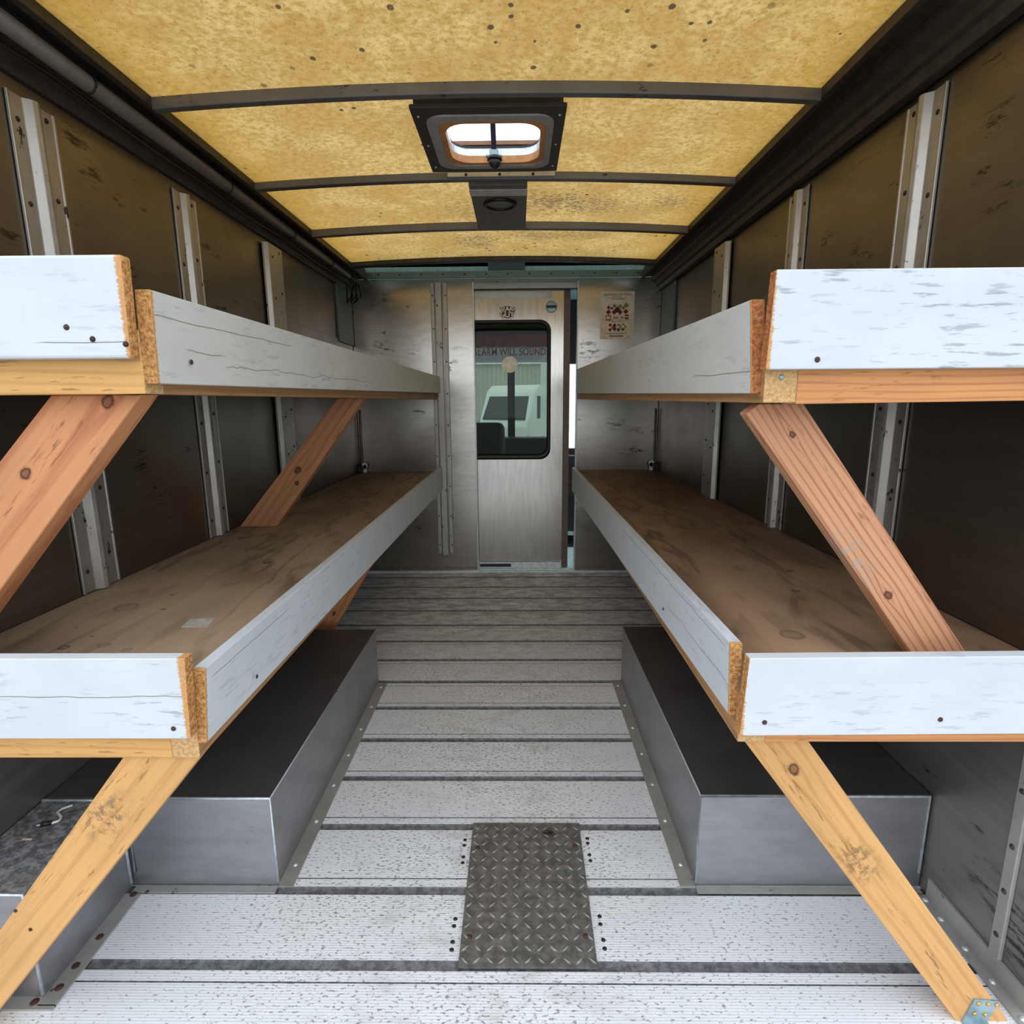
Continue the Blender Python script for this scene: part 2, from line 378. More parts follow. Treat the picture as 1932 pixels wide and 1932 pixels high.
# ------------------------------------------------------------------ roof
RC, RZ = -.083, 1.945
def roof_z(x): return RZ - .027*((x-RC)/.86)**2
def roof_mat():
    t = NT('yellow translucent roof'); x, y, z = t.sep()
    n = t.noise(t.co, 5, 5, .65); f = t.noise(t.mapping((1,1,1)), 60, 4, .7)
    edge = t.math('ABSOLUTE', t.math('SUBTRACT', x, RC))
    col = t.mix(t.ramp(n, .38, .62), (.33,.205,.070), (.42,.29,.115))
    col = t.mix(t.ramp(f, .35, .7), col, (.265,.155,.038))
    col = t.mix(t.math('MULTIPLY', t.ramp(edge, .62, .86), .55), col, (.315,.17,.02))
    w = t.noise(t.mapping((1,1,1), (2,0,0)), 70, 3, .7)
    v, c = t.voro(t.mapping((1, .8, .0)), 21)
    pick = t.n.new('ShaderNodeSeparateColor'); t.link(c, pick.inputs[0])
    spot = t.math('MULTIPLY', t.ramp(t.math('ADD', v, t.math('MULTIPLY', w, .10)), .225, .185), t.ramp(pick.outputs[0], .52, .53))
    gate = t.math('MAXIMUM', t.ramp(t.dist((-.1,1.35,0),(1.4,3.2,0)), 1.0, .75), t.ramp(t.noise(t.mapping((1,1,1), (7,1,0)), 2.0, 2), .52, .60))
    col = t.mix(t.math('MULTIPLY', t.math('MULTIPLY', spot, gate), .92), col, (.045,.030,.016))
    fine = t.noise(t.mapping((1.6, 1, 1), (5,5,0)), 95, 2, .6)
    col = t.mix(t.math('MULTIPLY', t.ramp(fine, .62, .70), .6), col, (.14,.08,.025))
    mold = t.noise(t.mapping((1, 1.2, 1), (1,3,0)), 62, 4, .7)
    for px, py, sx, sy, k in ((.12,2.52,3.2,3.6,1), (.30,2.55,2.6,4.5,.8), (.62,2.50,5,5.5,.7), (-.22,2.62,5,3.2,.6), (-.20,3.08,4.0,3.6,1), (.10,3.0,2.6,4.6,.8), (.35,2.98,4,6,.6)):
        d = t.dist((px, py, 0), (sx, sy, 0)); g = t.ramp(d, 1.0, .0)
        th = t.math('SUBTRACT', .67, t.math('MULTIPLY', g, .20))
        m = t.math('MULTIPLY', t.math('GREATER_THAN', mold, th), t.ramp(g, .05, .3))
        col = t.mix(t.math('MULTIPLY', m, .72*k), col, (.10,.075,.04))
    tr = t.n.new('ShaderNodeBsdfTranslucent'); t.link(col, tr.inputs[0])
    df = t.n.new('ShaderNodeBsdfDiffuse'); df.inputs[0].default_value = (.25,.17,.08,1)
    mx = t.n.new('ShaderNodeMixShader'); mx.inputs[0].default_value = .12
    t.link(tr.outputs[0], mx.inputs[1]); t.link(df.outputs[0], mx.inputs[2]); t.link(mx.outputs[0], t.out.inputs[0])
    return t.m
rb = MB(); nx = 28
VX0, VX1, VY0, VY1 = -.25, .10, 1.715, 2.065      # hole for the vent
ys = [.96, VY0, VY1, 3.44]
xs = sorted(set([RC-.98 + i*1.96/nx for i in range(nx+1)] + [VX0, VX1]))
g = [[rb.bm.verts.new((x, y, roof_z(x))) for x in xs] for y in ys]
for j in range(3):
    for i in range(len(xs)-1):
        if j == 1 and xs[i] >= VX0-1e-6 and xs[i+1] <= VX1+1e-6: continue
        rb.bm.faces.new((g[j][i], g[j][i+1], g[j+1][i+1], g[j+1][i]))
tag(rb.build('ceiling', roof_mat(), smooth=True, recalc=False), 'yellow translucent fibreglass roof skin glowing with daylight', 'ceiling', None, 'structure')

def bow(name, y0, y1, h, label, mat=M_bow, n=24):
    b = MB(); R = []
    for i in range(n+1):
        x = RC - .852 + i*1.704/n; zt = roof_z(x) - .001
        R.append([b.bm.verts.new(p) for p in ((x,y0,zt),(x,y1,zt),(x,y1-.003,zt-h),(x,y0+.003,zt-h))])
    for i in range(n):
        for k in range(4): b.bm.faces.new((R[i][k], R[i+1][k], R[i+1][(k+1)%4], R[i][(k+1)%4]))
    b.bm.faces.new(R[0]); b.bm.faces.new(R[-1][::-1])
    o = b.build(name, mat, bevel=.003); return tag(o, label, 'roof bow', None, 'structure')
bow('trim_2', 1.617, 1.648, .028, 'curved dark roof bow behind the roof vent, widest of all the bows')
bow('trim_3', 2.196, 2.232, .024, 'curved dark roof bow between the roof vent and the round ceiling light')
bow('trim_4', 2.764, 2.80, .031, 'curved dark roof bow just beyond the round ceiling light')
bow('trim_5', 3.383, 3.44, .024, 'curved dark roof bow at the far end of the roof, above the bulkhead', M_dark)
bow('trim_6', 1.03, 1.06, .028, 'curved roof bow over the rear of the cargo area')

def lid_mat(name='white translucent lid', c=(.9,.92,.95)):
    t = NT(name); tr = t.n.new('ShaderNodeBsdfTranslucent'); tr.inputs[0].default_value = c+(1,)
    t.link(tr.outputs[0], t.out.inputs[0]); return t.m
b = MB(); b.bm.faces.new([b.bm.verts.new(p) for p in ((-1.19,3.43,2.07),(1.03,3.43,2.07),(1.03,3.85,2.07),(-1.19,3.85,2.07))])
tag(b.build('ceiling_added_light_strip', lid_mat('pale translucent strip', (.18,.165,.12)), recalc=False), 'unseen translucent strip added over the bulkhead to light the teal panel', 'ceiling', None, 'structure')  # added out of view to let daylight onto the teal panel
b = MB(); b.box(-1.19, 1.03, 3.43, 3.441, 1.93, 2.065); b.box(-1.19, -1.09, 3.441, 3.85, 1.97, 2.065); b.box(.93, 1.03, 3.441, 3.85, 1.97, 2.065); b.box(-1.19, 1.03, 3.835, 3.85, 1.97, 2.065)
tag(b.build('ceiling_cap', M_teal), 'short opaque roof section above the bulkhead', 'ceiling', None, 'structure')
# cab head panel seen above the bulkhead
b = MB(); b.prism([(-1.07,1.935),(.92,1.935),(.92,2.0)]+[(RC+.99-i*1.98/12, 2.06-.045*((i-6)/6)**2) for i in range(13)]+[(-1.07,2.0)], 'y', 3.80, 3.83)
o = b.build('trim_7', M_teal); tag(o, 'strip of teal painted panel above the bulkhead', 'trim', None, 'structure')
b = MB(); b.box(-.185, .045, 3.775, 3.80, 1.94, 2.03); b.build('dark_gap_patch', flat('dark teal', (.06,.10,.11), .5), o)  # dark rectangle placed where the teal panel has a gap

# long roof rails
def rail(name, sgn, label):
    def X(o): return RC + sgn*o
    inn = .849
    pr = [(X(inn),1.93),(X(inn),1.893),(X(inn+.018),1.893),(X(inn+.022),1.905),(X(inn+.06),1.907),(X(inn+.066),1.880),(X(inn+.09),1.866),(X(inn+.092),1.850),(X(inn+.106),1.845),(X(inn+.112),1.822),(X(inn+.14),1.822),(X(inn+.14),1.97),(X(inn+.02),1.97)]
    b = MB(); b.prism(pr, 'y', .92, 3.75)
    return tag(b.build(name, M_dark, bevel=.0015, seg=1), label, 'roof rail', None, 'structure')
rail('trim_8', -1, 'long dark roof rail along the top of the left wall')
rr = rail('trim_9', 1, 'long dark roof rail along the top of the right wall')
# teal corner posts by the bulkhead, shadow put into their colour
for nm, x0, x1, lab in (('trim_10', -1.055, -1.040, 'teal corner post with painted shadow at the top left of the bulkhead'), ('trim_11', .895, .91, 'teal corner post with painted shadow at the top right of the bulkhead')):
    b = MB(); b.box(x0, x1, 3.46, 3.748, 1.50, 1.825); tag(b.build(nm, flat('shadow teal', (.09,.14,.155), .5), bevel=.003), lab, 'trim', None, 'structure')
# lapped lower sheets on the side walls
for nm, x0, x1, lab in (('trim_12', -1.055, -1.049, 'low lapped wall sheet above the left top shelf near the bulkhead'), ('trim_13', .904, .91, 'low lapped wall sheet above the right top shelf near the bulkhead')):
    b = MB(); b.box(x0, x1, 2.70, 3.745, .70, 1.52); tag(b.build(nm, M_wallL, bevel=.002), lab, 'trim', None, 'structure')

# conduit and loose cable under the left rail
co = thing('conduit_pipe', (-.985, 2.2, 1.873), 'grey conduit pipe strapped under the left roof rail', 'pipe')
b = MB(); b.cyl((-.985,.95,1.872), (-.985,3.50,1.872), .019, 16); b.build('pipe', flat('grey conduit', (.16,.15,.14), .45, .2), co)
for y in (1.46, 2.10, 2.66, 3.18):
    b = MB(); b.tube([(-.985+.0215*math.cos(a), y, 1.872+.0215*math.sin(a)) for a in [i*2*math.pi/16 for i in range(16)]], .0028, 6, closed=True); b.build('strap', M_black, co)
b = MB(); pts = []
for i in range(70):
    y = .97 + i*2.53/69; ph = (y-.75)/.62
    pts.append((-1.006+.006*math.sin(y*5), y, 1.846 - .012*abs(math.sin(ph*math.pi))))
b.tube(pts, .0035, 6); tag(b.build('cable', M_black), 'thin black cable sagging along the left conduit pipe', 'cable')
b = MB()
for k in range(3):
    b.tube([(-1.0+.02*k, 3.52, 1.845), (-1.01+.03*k, 3.55, 1.78-.015*k), (-1.02+.02*k, 3.58, 1.735), (-1.0+.03*k, 3.60, 1.775), (-.985+.015*k, 3.62, 1.845)], .005, 6)
tag(b.build('cable_bundle', M_black), 'tangled black cable loop hanging in the top left far corner', 'cable')

# ------------------------------------------------------------------ roof vent
rv = thing('roof_vent', (-.075, 1.89, 1.91), 'square dark roof vent with crank knob and bright sky opening', 'roof vent')
def rrect(x0, x1, y0, y1, r, n=6):
    P = []
    for cx, cy, a0 in ((x1-r,y1-r,0),(x0+r,y1-r,90),(x0+r,y0+r,180),(x1-r,y0+r,270)):
        for i in range(n+1):
            a = math.radians(a0+90*i/n); P.append((cx+r*math.cos(a), cy+r*math.sin(a)))
    return P
def ring_solid(b, outer, inner, z0, z1, mi=0):
    n = len(outer)
    A = [b.bm.verts.new((p[0],p[1],z0)) for p in outer]; Bq = [b.bm.verts.new((p[0],p[1],z0)) for p in inner]
    Cq = [b.bm.verts.new((p[0],p[1],z1)) for p in outer]; D = [b.bm.verts.new((p[0],p[1],z1)) for p in inner]
    for i in range(n):
        j = (i+1)%n
        for q in ((A[i],A[j],Bq[j],Bq[i]), (Cq[i],D[i],D[j],Cq[j]), (A[i],Cq[i],Cq[j],A[j]), (Bq[i],Bq[j],D[j],D[i])):
            b.bm.faces.new(q).material_index = mi
b = MB(); ring_solid(b, rrect(-.285,.132,1.672,2.105,.004), rrect(-.252,.103,1.712,2.07,.05), 1.909, 1.918)
b.build('frame', flat('vent frame', (.05,.042,.036), .45, .3), rv, bevel=.001, seg=1)
b = MB(); b.box(-.268,.115,1.676,1.684,1.918,1.944); b.box(-.276,-.27,1.69,2.10,1.918,1.942); b.box(.117,.123,1.69,2.10,1.918,1.942); b.box(-.27,.117,2.092,2.10,1.918,1.942)
b.build('collar', flat('vent collar', (.015,.013,.012), .6), rv)
b = MB(); ring_solid(b, rrect(-.252,.103,1.712,2.07,.05), rrect(-.222,.082,1.745,2.045,.045), 1.905, 1.915)
b.build('inner_ring', flat('vent ring grey', (.33,.30,.265), .5), rv, bevel=.002)
b = MB(); ring_solid(b, rrect(-.222,.082,1.745,2.045,.045), rrect(-.206,.068,1.765,2.03,.06), 1.909, 1.930)
b.build('throat', flat('amber plastic throat', (.55,.24,.07), .5), rv)
b = MB(); ring_solid(b, rrect(-.212,.074,1.755,2.037,.05), rrect(-.208,.070,1.762,2.033,.06), 1.930, 1.953)
b.build('roof_collar', M_bright, rv)
b = MB(); ring_solid(b, rrect(-.226,.088,1.742,2.05,.05), rrect(-.208,.070,1.764,2.03,.06), 1.953, 1.958)
b.build('gasket', M_black, rv)
b = MB(); b.hexa([(-.25,1.70,2.10),(.11,1.70,2.10),(.11,2.060,1.978),(-.25,2.060,1.978),(-.25,1.70,2.105),(.11,1.70,2.105),(.11,2.060,1.983),(-.25,2.060,1.983)])
b.build('lid', lid_mat(), rv)
b = MB(); b.box(-.25,.11,2.040,2.056,1.966,1.978); b.build('hinge_bar', flat('brown plastic', (.30,.13,.06), .5), rv)
b = MB(); b.hexa([(-.082,1.80,2.06),(-.066,1.80,2.06),(-.066,2.02,1.925),(-.082,2.02,1.925),(-.082,1.80,2.066),(-.066,1.80,2.066),(-.066,2.02,1.932),(-.082,2.02,1.932)])
b.build('lift_arm', flat('violet grey steel', (.07,.055,.08), .4, .6), rv)
b = MB(); b.box(-.088,-.060,1.985,2.015,1.912,1.932); b.box(-.10,-.048,2.005,2.02,1.918,1.924); b.build('crank_bracket', M_steel, rv, bevel=.002)
b = MB(); b.cyl((-.072,2.0,1.914),(-.072,2.0,1.905), .022, 16, 0, .024); b.dome((-.072,2.0,1.905), (0,0,-1), .021, .024, 16)
b.build('crank_knob', M_black, rv)
b = MB(); b.box(-.245,.132,2.188,2.1965,1.9255,1.9385); bo = b.build('mounting_strip', flat('pale strip', (.62,.58,.53), .5, .1), rv, bevel=.001, seg=1)
for x in (-.18, -.062, .055):
    b = MB(); b.dome((x,2.188,1.931), (0,-1,0), .0055, .004, 8); b.build('screw', M_black, bo)
for x, y in ((-.268,1.72),(.116,1.72),(-.268,1.90),(.116,1.90),(-.268,2.06),(.116,2.06)):
    b = MB(); b.dome((x,y,1.909), (0,0,-1), .004, .003, 8); b.build('screw', M_bright, rv)

# ceiling light panel
cl = thing('ceiling_light', (-.07, 2.45, 1.915), 'dark ceiling panel with a round black light ring between two roof bows', 'ceiling light')
b = MB(); b.hexa([(-.176,2.236,1.912),(.036,2.236,1.912),(.036,2.762,1.909),(-.176,2.762,1.909),(-.176,2.236,1.93),(.036,2.236,1.93),(.036,2.762,1.93),(-.176,2.762,1.93)])
b.build('panel', flat('dark panel', (.17,.145,.125), .5, .2), cl, bevel=.002)
b = MB(); b.box(-.177,.037,2.275,2.335,1.9085,1.912); b.build('trim_strip', flat('pale strip', (.62,.58,.53), .5, .1), cl)
b = MB()
for i in range(1):
    c = (-.068, 2.425)
    b.tube([(c[0]+.058*math.cos(a), c[1]+.058*math.sin(a), 1.908) for a in [k*2*math.pi/40 for k in range(40)]], .0075, 8, closed=True)
b.build('ring', M_rubber, cl)
b = MB(); b.cyl((-.068,2.425,1.911),(-.068,2.425,1.907), .052, 32); b.build('lens', flat('dark lens', (.13,.11,.10), .35), cl)

# ------------------------------------------------------------------ wall posts
def post(side, y0, wall_x, label, z0, z1, plate=False):
    s = 1 if side == 'L' else -1      # +1: wall on the left, raised part points to +x
    b = MB(); e = .0015
    if plate:
        prof = [(0,0),(.004,0),(.004,.006),(.022,.014),(.022,.15),(.004,.158),(.004,.19),(0,.19)]
    else:
        prof = [(0,0),(.006,0),(.006,.004),(.003,.008),(.003,.040),(.018,.050),(.022,.060),(.018,.070),(.006,.078),(.004,.118),(.007,.121),(.007,.125),(0,.125)]
    P = [(wall_x + s*(e+d), y0+w) for d, w in prof]
    b.prism(P, 'z', z0, z1)
    o = b.build('wall_post', M_post, None, bevel=.001, seg=1)
    tag(o, label, 'wall post', 'metal posts on the side walls')
    for i in range(7):
        z = z1 - .05 - i*.165
        if z < z0+.02: continue
        for w in ((.022,.10) if not plate else (.05,.12)):
            d = .003 if not plate else .022
            if not plate and w > .05: d = .005
            c = MB(); c.dome((wall_x+s*(e+d), y0+w, z + (.03 if w > .05 else 0)), (s,0,0), .006, .003, 8); c.build('rivet', flat('dark rivet', (.03,.028,.03), .5, .4), o)
    return o
post('L', 1.303, -1.055, 'ribbed metal wall post on the left wall, nearest the rear opening', .698, 1.79)
post('L', 1.88, -1.055, 'ribbed metal wall post on the left wall, second from the rear opening', .698, 1.795)
post('L', 2.488, -1.049, 'flat wide metal wall post on the left wall, nearest the bulkhead', .698, 1.80, True)
post('R', 1.358, .91, 'ribbed metal wall post on the right wall, nearest the rear opening', .703, 1.805)
post('R', 1.939, .91, 'ribbed metal wall post on the right wall, second from the rear opening', .703, 1.805)
post('R', 2.588, .904, 'flat wide metal wall post on the right wall, nearest the bulkhead', .703, 1.81, True)

# ------------------------------------------------------------------ wheel wells
def well(x_in, x_out, y0, y1, h, label, x_seam=None):
    s = 1 if x_out > x_in else -1
    t = thing('wheel_well', ((x_in+x_out)/2, (y0+y1)/2, 0), label, 'wheel well box')
    b = MB(); xa, xb = sorted((x_in, x_out))
    v = b.box(xa, xb, y0, y1, 0.001, h)
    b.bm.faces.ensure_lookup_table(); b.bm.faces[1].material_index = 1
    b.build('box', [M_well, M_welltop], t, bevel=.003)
    x_seam = x_seam if x_seam is not None else x_out-s*.006
    b = MB(); b.tube([(x_in, y0-.001, .012), (x_in, y0-.001, h), (x_seam, y0-.001, h), (x_seam, y0-.001, .04)], .0032, 6)
    b.build('weld_seam', M_seam, t)
    b = MB(); b.tube([(x_in, y0, h+.0005), (x_in, y1, h+.0005)], .002, 6); b.build('corner_seam', M_trim, t)
    b = MB(); b.box(min(x_in, x_in-s*.036), max(x_in, x_in-s*.036), y0-.004, y1, .0003, .005); b.box(min(x_in,x_seam), max(x_in,x_seam), y0-.022, y0-.004, .0003, .004)
    f = b.build('base_flange', M_trim, t)
    for i in range(7):
        c = MB(); c.dome((x_in-s*.018, y0+.06+i*(y1-y0-.1)/6, .005), (0,0,1), .007, .004, 8); c.build('bolt', M_bright, f)
    return t
well(-.586, -1.118, 1.179, 2.19, .241, 'grey metal wheel well box under the left lower shelf', -.930)
well(.42, .955, 1.183, 2.20, .246, 'grey metal wheel well box under the right lower shelf')
# smaller box in front of the left wheel well
lb = thing('step_box', (-1.03, 1.04, 0), 'low grey metal box at the bottom left, in front of the left wheel well', 'metal box')
b = MB(); b.box(-1.118, -.940, .912, 1.173, .001, .240); b.bm.faces.ensure_lookup_table(); b.bm.faces[1].material_index = 1
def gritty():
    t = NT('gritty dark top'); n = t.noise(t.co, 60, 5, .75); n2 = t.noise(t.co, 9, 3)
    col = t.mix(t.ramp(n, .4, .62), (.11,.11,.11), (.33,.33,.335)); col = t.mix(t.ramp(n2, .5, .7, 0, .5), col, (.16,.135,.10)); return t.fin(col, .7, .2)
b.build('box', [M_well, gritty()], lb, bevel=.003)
b = MB(); b.tube([(-1.118,.911,.241),(-.941,.911,.241),(-.940,.911,.012)], .0035, 6); b.build('weld_seam', M_seam, lb)
b = MB(); b.tube([(-1.118,1.170,.2415),(-.939,1.170,.2415),(-.938,1.170,.015)], .0035, 6); b.build('weld_seam', M_seam, lb)
b = MB(); b.box(-.940, -.905, .895, 1.152, .0003, .005); b.box(-1.118, -.905, .888, .897, .0003, .005); b.box(-1.118, -.940, .897, .912, .0003, .005); f = b.build('base_flange', M_trim, lb)
for x, y in ((-.921,1.15),(-.922,1.04),(-.924,.93),(-.950,.902),(-.925,.975)):
    c = MB(); c.dome((x, y, .005), (0,0,1), .008, .003, 10); c.build('bolt', M_rust, f)

# cable stub and scraps on the step box
pw = thing('pigtail_cable', (-1.03, 1.11, .241), 'short white cable with a black plug lying on the low left metal box', 'cable')
b = MB(); b.tube([(-1.030,1.150,.2445),(-1.045,1.138,.2445),(-1.046,1.126,.2445),(-1.026,1.112,.2445),(-1.022,1.100,.2445),(-1.034,1.092,.2445)], .0028, 8); b.build('wire', flat('white wire', (.75,.74,.70), .5), pw)
b = MB(); b.tube([(-1.032,1.093,.246),(-1.050,1.087,.246)], [.004,.006], 8); b.build('plug', M_black, pw)
b = MB(); b.cyl((-1.050,1.087,.246),(-1.058,1.083,.246), .0018, 6); b.build('pin', M_bright, pw)
b = MB(); b.box(-1.060,-1.040,1.048,1.051,.2405,.2425); o = b.build('splinter', flat('pale splinter', (.62,.50,.34), .7)); tag(o, 'pale wood splinter lying on the low left metal box', 'splinter')

# ------------------------------------------------------------------ floor plate
fp = thing('floor_plate', (.015, 1.18, 0), 'dark diamond tread plate screwed to the floor in the aisle', 'floor plate')
def treadmat():
    t = NT('tread plate steel'); n = t.noise(t.co, 50, 4, .7); x, y, z = t.sep()
    col = t.mix(t.ramp(n, .35, .68), (.13,.127,.125), (.25,.245,.24))
    d = t.dist((.075,1.345,0), (1,1,0)); col = t.mix(t.math('MULTIPLY', t.ramp(d, .025, .01), t.ramp(n, .4, .6)), col, (.03,.02,.015))
    col = t.mix(t.math('MULTIPLY', t.ramp(z, .0062, .0075), .6), col, (.46,.45,.44))
    return t.fin(col, .42, .5)
b = MB(); b.hexa([(-.130,.976,.0006),(.158,.976,.0006),(.162,1.386,.0006),(-.130,1.386,.0006),(-.130,.976,.0055),(.158,.976,.0055),(.162,1.386,.0055),(-.130,1.386,.0055)])
px_, py_ = .0268, .0268
for i in range(11):
    for j in range(15):
        cx = -.119 + i*px_; cy = .990 + j*py_
        if cx > .152 or cy > 1.378: continue
        a = math.radians(42) if (i+j) % 2 else math.radians(-42)
        L, w = .0125, .0034
        ca, sa = math.cos(a), math.sin(a)
        P = [b.bm.verts.new((cx+u*ca-v*sa, cy+u*sa+v*ca, z)) for u, v, z in ((-L,0,.0054),(0,-w,.0054),(L,0,.0054),(0,w,.0054),(-L*.45,0,.0078),(L*.45,0,.0078))]
        for q in ((0,1,4),(1,5,4),(1,2,5),(2,3,5),(3,4,5),(3,0,4)): b.bm.faces.new([P[k] for k in q])
b.build('plate', treadmat(), fp)
for x, y in ((-.111,1.296),(.142,1.302),(-.112,1.043),(.141,1.046)):
    b = MB(); b.dome((x,y,.005), (0,0,1), .0065, .004, 10); b.build('screw', M_rust, fp)

# ------------------------------------------------------------------ shelves
def deckmat(name, seed, c1, c2, knots=(), pale=()):
    t = NT(name); x, y, z = t.sep()
    warp = t.noise(t.mapping((4, 1.0, 1), (seed,0,0)), 1.2, 3)
    rings = t.math('SINE', t.math('MULTIPLY', t.math('ADD', t.math('MULTIPLY', x, 26), t.math('MULTIPLY', warp, 34)), 1.0))
    n = t.noise(t.mapping((2.5, 1.2, 1), (seed,2,0)), 2.2, 5, .6); fib = t.noise(t.mapping((60, 5, 1), (seed,0,0)), 1, 3)
    col = t.mix(t.ramp(n, .32, .68), c1, c2)
    col = t.mix(t.math('MULTIPLY', t.ramp(rings, .55, 1), t.ramp(fib, .3, .6, .1, .55)), col, tuple(c*.42 for c in c1))
    for kx, ky, r in knots:
        d = t.math('ADD', t.dist((kx,ky,0),(1,1,0)), t.math('MULTIPLY', t.math('SUBTRACT', t.noise(t.co, 45, 2), .5), .012))
        m = t.math('MULTIPLY', t.ramp(d, r*1.15, r*.95), t.ramp(d, r*.55, r*.85, .45, 1))
        col = t.mix(t.math('MULTIPLY', m, .85), col, (.025,.017,.012))
    for kx, ky, sx, sy in pale:
        d = t.dist((kx,ky,0),(1/sx,1/sy,0)); col = t.mix(t.math('MULTIPLY', t.ramp(t.math('ADD', d, t.math('MULTIPLY', n, .8)), 1.4, .9), .35), col, tuple(min(1, c*1.7) for c in c2))
    nick = t.noise(t.mapping((1, 2.2, 1), (seed+2,0,0)), 22, 2); col = t.mix(t.math('MULTIPLY', t.ramp(nick, .73, .76), .8), col, (.03,.02,.015))
    return t.fin(col, .6, 0, .3)

def wboard(name, near, far, up, w, thick, mats, parent, bevel=.0015, near_w=None, slant=0.0, endmi=1, out=None, lean=(0, 0)):
    """board from near to far (centre of its visible face); y local = up; thickness goes to -out"""
    near, far = Vector(near), Vector(far); L = (far-near).length
    m = frame_of(near, far-near, up); zc = m.to_3x3() @ Vector((0,0,1))
    sg = -1 if (out is not None and zc.dot(Vector(out)) > 0) else 1
    w0 = near_w or (w, w); h0n, h1n = -w0[0]/2, w0[1]/2; h0f, h1f = -w/2, w/2
    b = MB(); z0, z1 = (0, sg*thick)
    bm = b.bm
    lb_, lt_ = lean[0]*sg, lean[1]*sg      # inward lean of the near end's bottom and top edge
    def vs(x, h0, h1, sl, k): return [bm.verts.new(p) for p in ((x, h0, z0+lb_*k), (x+sl, h1, z0+lt_*k), (x+sl, h1, z1+lt_*k), (x, h0, z1+lb_*k))]
    st = [0.0, .03] + [L*i/6 for i in range(1, 7)] if L > .3 else [0.0, .03, L]
    R = []
    for x in st:
        k = x/L; R.append(vs(x, h0n+(h0f-h0n)*k, h1n+(h1f-h1n)*k, slant*(1-min(1, x/.03)) if x < .03 else 0, 1-k))
    for i in range(len(R)-1):
        for k in range(4): bm.faces.new((R[i][k], R[i][(k+1)%4], R[i+1][(k+1)%4], R[i+1][k]))
    e0 = bm.faces.new(R[0]); e1 = bm.faces.new(R[-1][::-1]); e0.material_index = endmi; e1.material_index = endmi
    bmesh.ops.recalc_face_normals(bm, faces=bm.faces)
    me = bpy.data.meshes.new(name); bm.to_mesh(me); bm.free()
    for mm in mats: me.materials.append(mm)
    o = bpy.data.objects.new(name, me); COL.objects.link(o); o.matrix_world = m; adopt(o, parent)
    bv = o.modifiers.new('bevel', 'BEVEL'); bv.width = bevel; bv.segments = 2; bv.limit_method = 'ANGLE'
    return o

def brace(poly, y0, y1, mat, parent, endm, along):
    """poly in (x, z); along = grain direction in (x, z)"""
    cx = sum(p[0] for p in poly)/len(poly); cz = sum(p[1] for p in poly)/len(poly)
    m = frame_of((cx, (y0+y1)/2, cz), (along[0], 0, along[1]), (-along[1], 0, along[0]))
    b = MB(); b.prism(poly, 'y', y0, y1)
    return b.build('brace', [mat, endm], parent, bevel=.002, matrix=m)

def screws(parent, pts, axis, mat=M_rust, r=.0042):
    for p in pts:
        b = MB(); b.dome(p, axis, r, .0022, 10); b.build('screw', mat, parent)

wood_pine = timber('pine rail', (.66,.36,.12), (.42,.19,.06), (), 1.0, 60, .45)
wood_pine2 = timber('fir rail', (.66,.30,.11), (.38,.13,.05), ((.62,0,.014),), 5.0, 90, .6)
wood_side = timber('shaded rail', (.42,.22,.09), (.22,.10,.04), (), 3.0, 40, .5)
ply_edge = timber('plywood edge', (.40,.24,.12), (.22,.11,.05), (), 2.0, 200, .5)
M_end2 = endgrain('pale end grain', (.68,.43,.20), (.48,.27,.11))

# --- left lower shelf
WLX, YR = -1.053, .834
sl = thing('wooden_shelf', (-.78, 2.2, .58), 'left lower wooden shelf with white boards and a paper scrap on its deck', 'shelf', 'wooden shelves along the van walls')
b = MB(); b.box(WLX, -.523, YR, 3.745, .678, .695)
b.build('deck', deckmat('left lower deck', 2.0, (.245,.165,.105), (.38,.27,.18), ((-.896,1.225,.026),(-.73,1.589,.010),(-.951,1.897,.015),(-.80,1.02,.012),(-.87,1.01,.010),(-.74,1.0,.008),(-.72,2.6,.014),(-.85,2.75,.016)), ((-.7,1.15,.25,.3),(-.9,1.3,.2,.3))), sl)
wboard('side_rail', (-.523,YR,.629), (-.523,3.745,.629), (0,0,1), .096, .045, [wood_side, M_end2], sl, out=(1,0,0))
wboard('end_rail', (-.568,YR,.629), (WLX,YR,.629), (0,0,1), .096, .045, [wood_pine, M_end2], sl, out=(0,-1,0))
o = wboard('side_board', (-.500,YR+.002,.677), (-.500,3.73,.659), (0,0,1), .148, .021, [paint('paint left lower side', 2.2, ((.02,.35,.035,.01),), .35), M_end], sl, near_w=(.142,.118), out=(1,0,0), lean=(.011,0))
screws(o, [(-.4995,1.0,.64)], (1,0,0))
o = wboard('end_board', (-.520,.811,.698), (WLX,.811,.698), (0,0,1), .136, .021, [paint('paint left lower end', 1.1, ((-.05,.6,.004,.012),), .75), M_end], sl, slant=-.006, out=(0,-1,0))
screws(o, [(-.545,.8108,.648)], (0,-1,0))
wood_LL = timber('yellow brace left', (.65,.355,.13), (.38,.17,.055), (), 11.0, 30, .32, ((.215,.018,.045,(.06,.055,.05)),))
o = brace([(-.653,.5805),(-.525,.5805),(-1.008,.0),(-1.108,.0)], .842, .884, wood_LL, sl, M_end2, (.642,.767))
screws(o, [(-.868,.8418,.238),(-.888,.8418,.277)], (0,-1,0), r=.0035)
wood_dk = timber('brown brace', (.50,.22,.09), (.26,.09,.035), ((.05,.008,.010),(-.02,-.012,.008)), 14.0, 40, .55)
brace([(-.665,.5805),(-.555,.5805),(-.915,.0),(-1.025,.0)], 2.30, 2.34, wood_dk, sl, M_end2, (.53,.85))

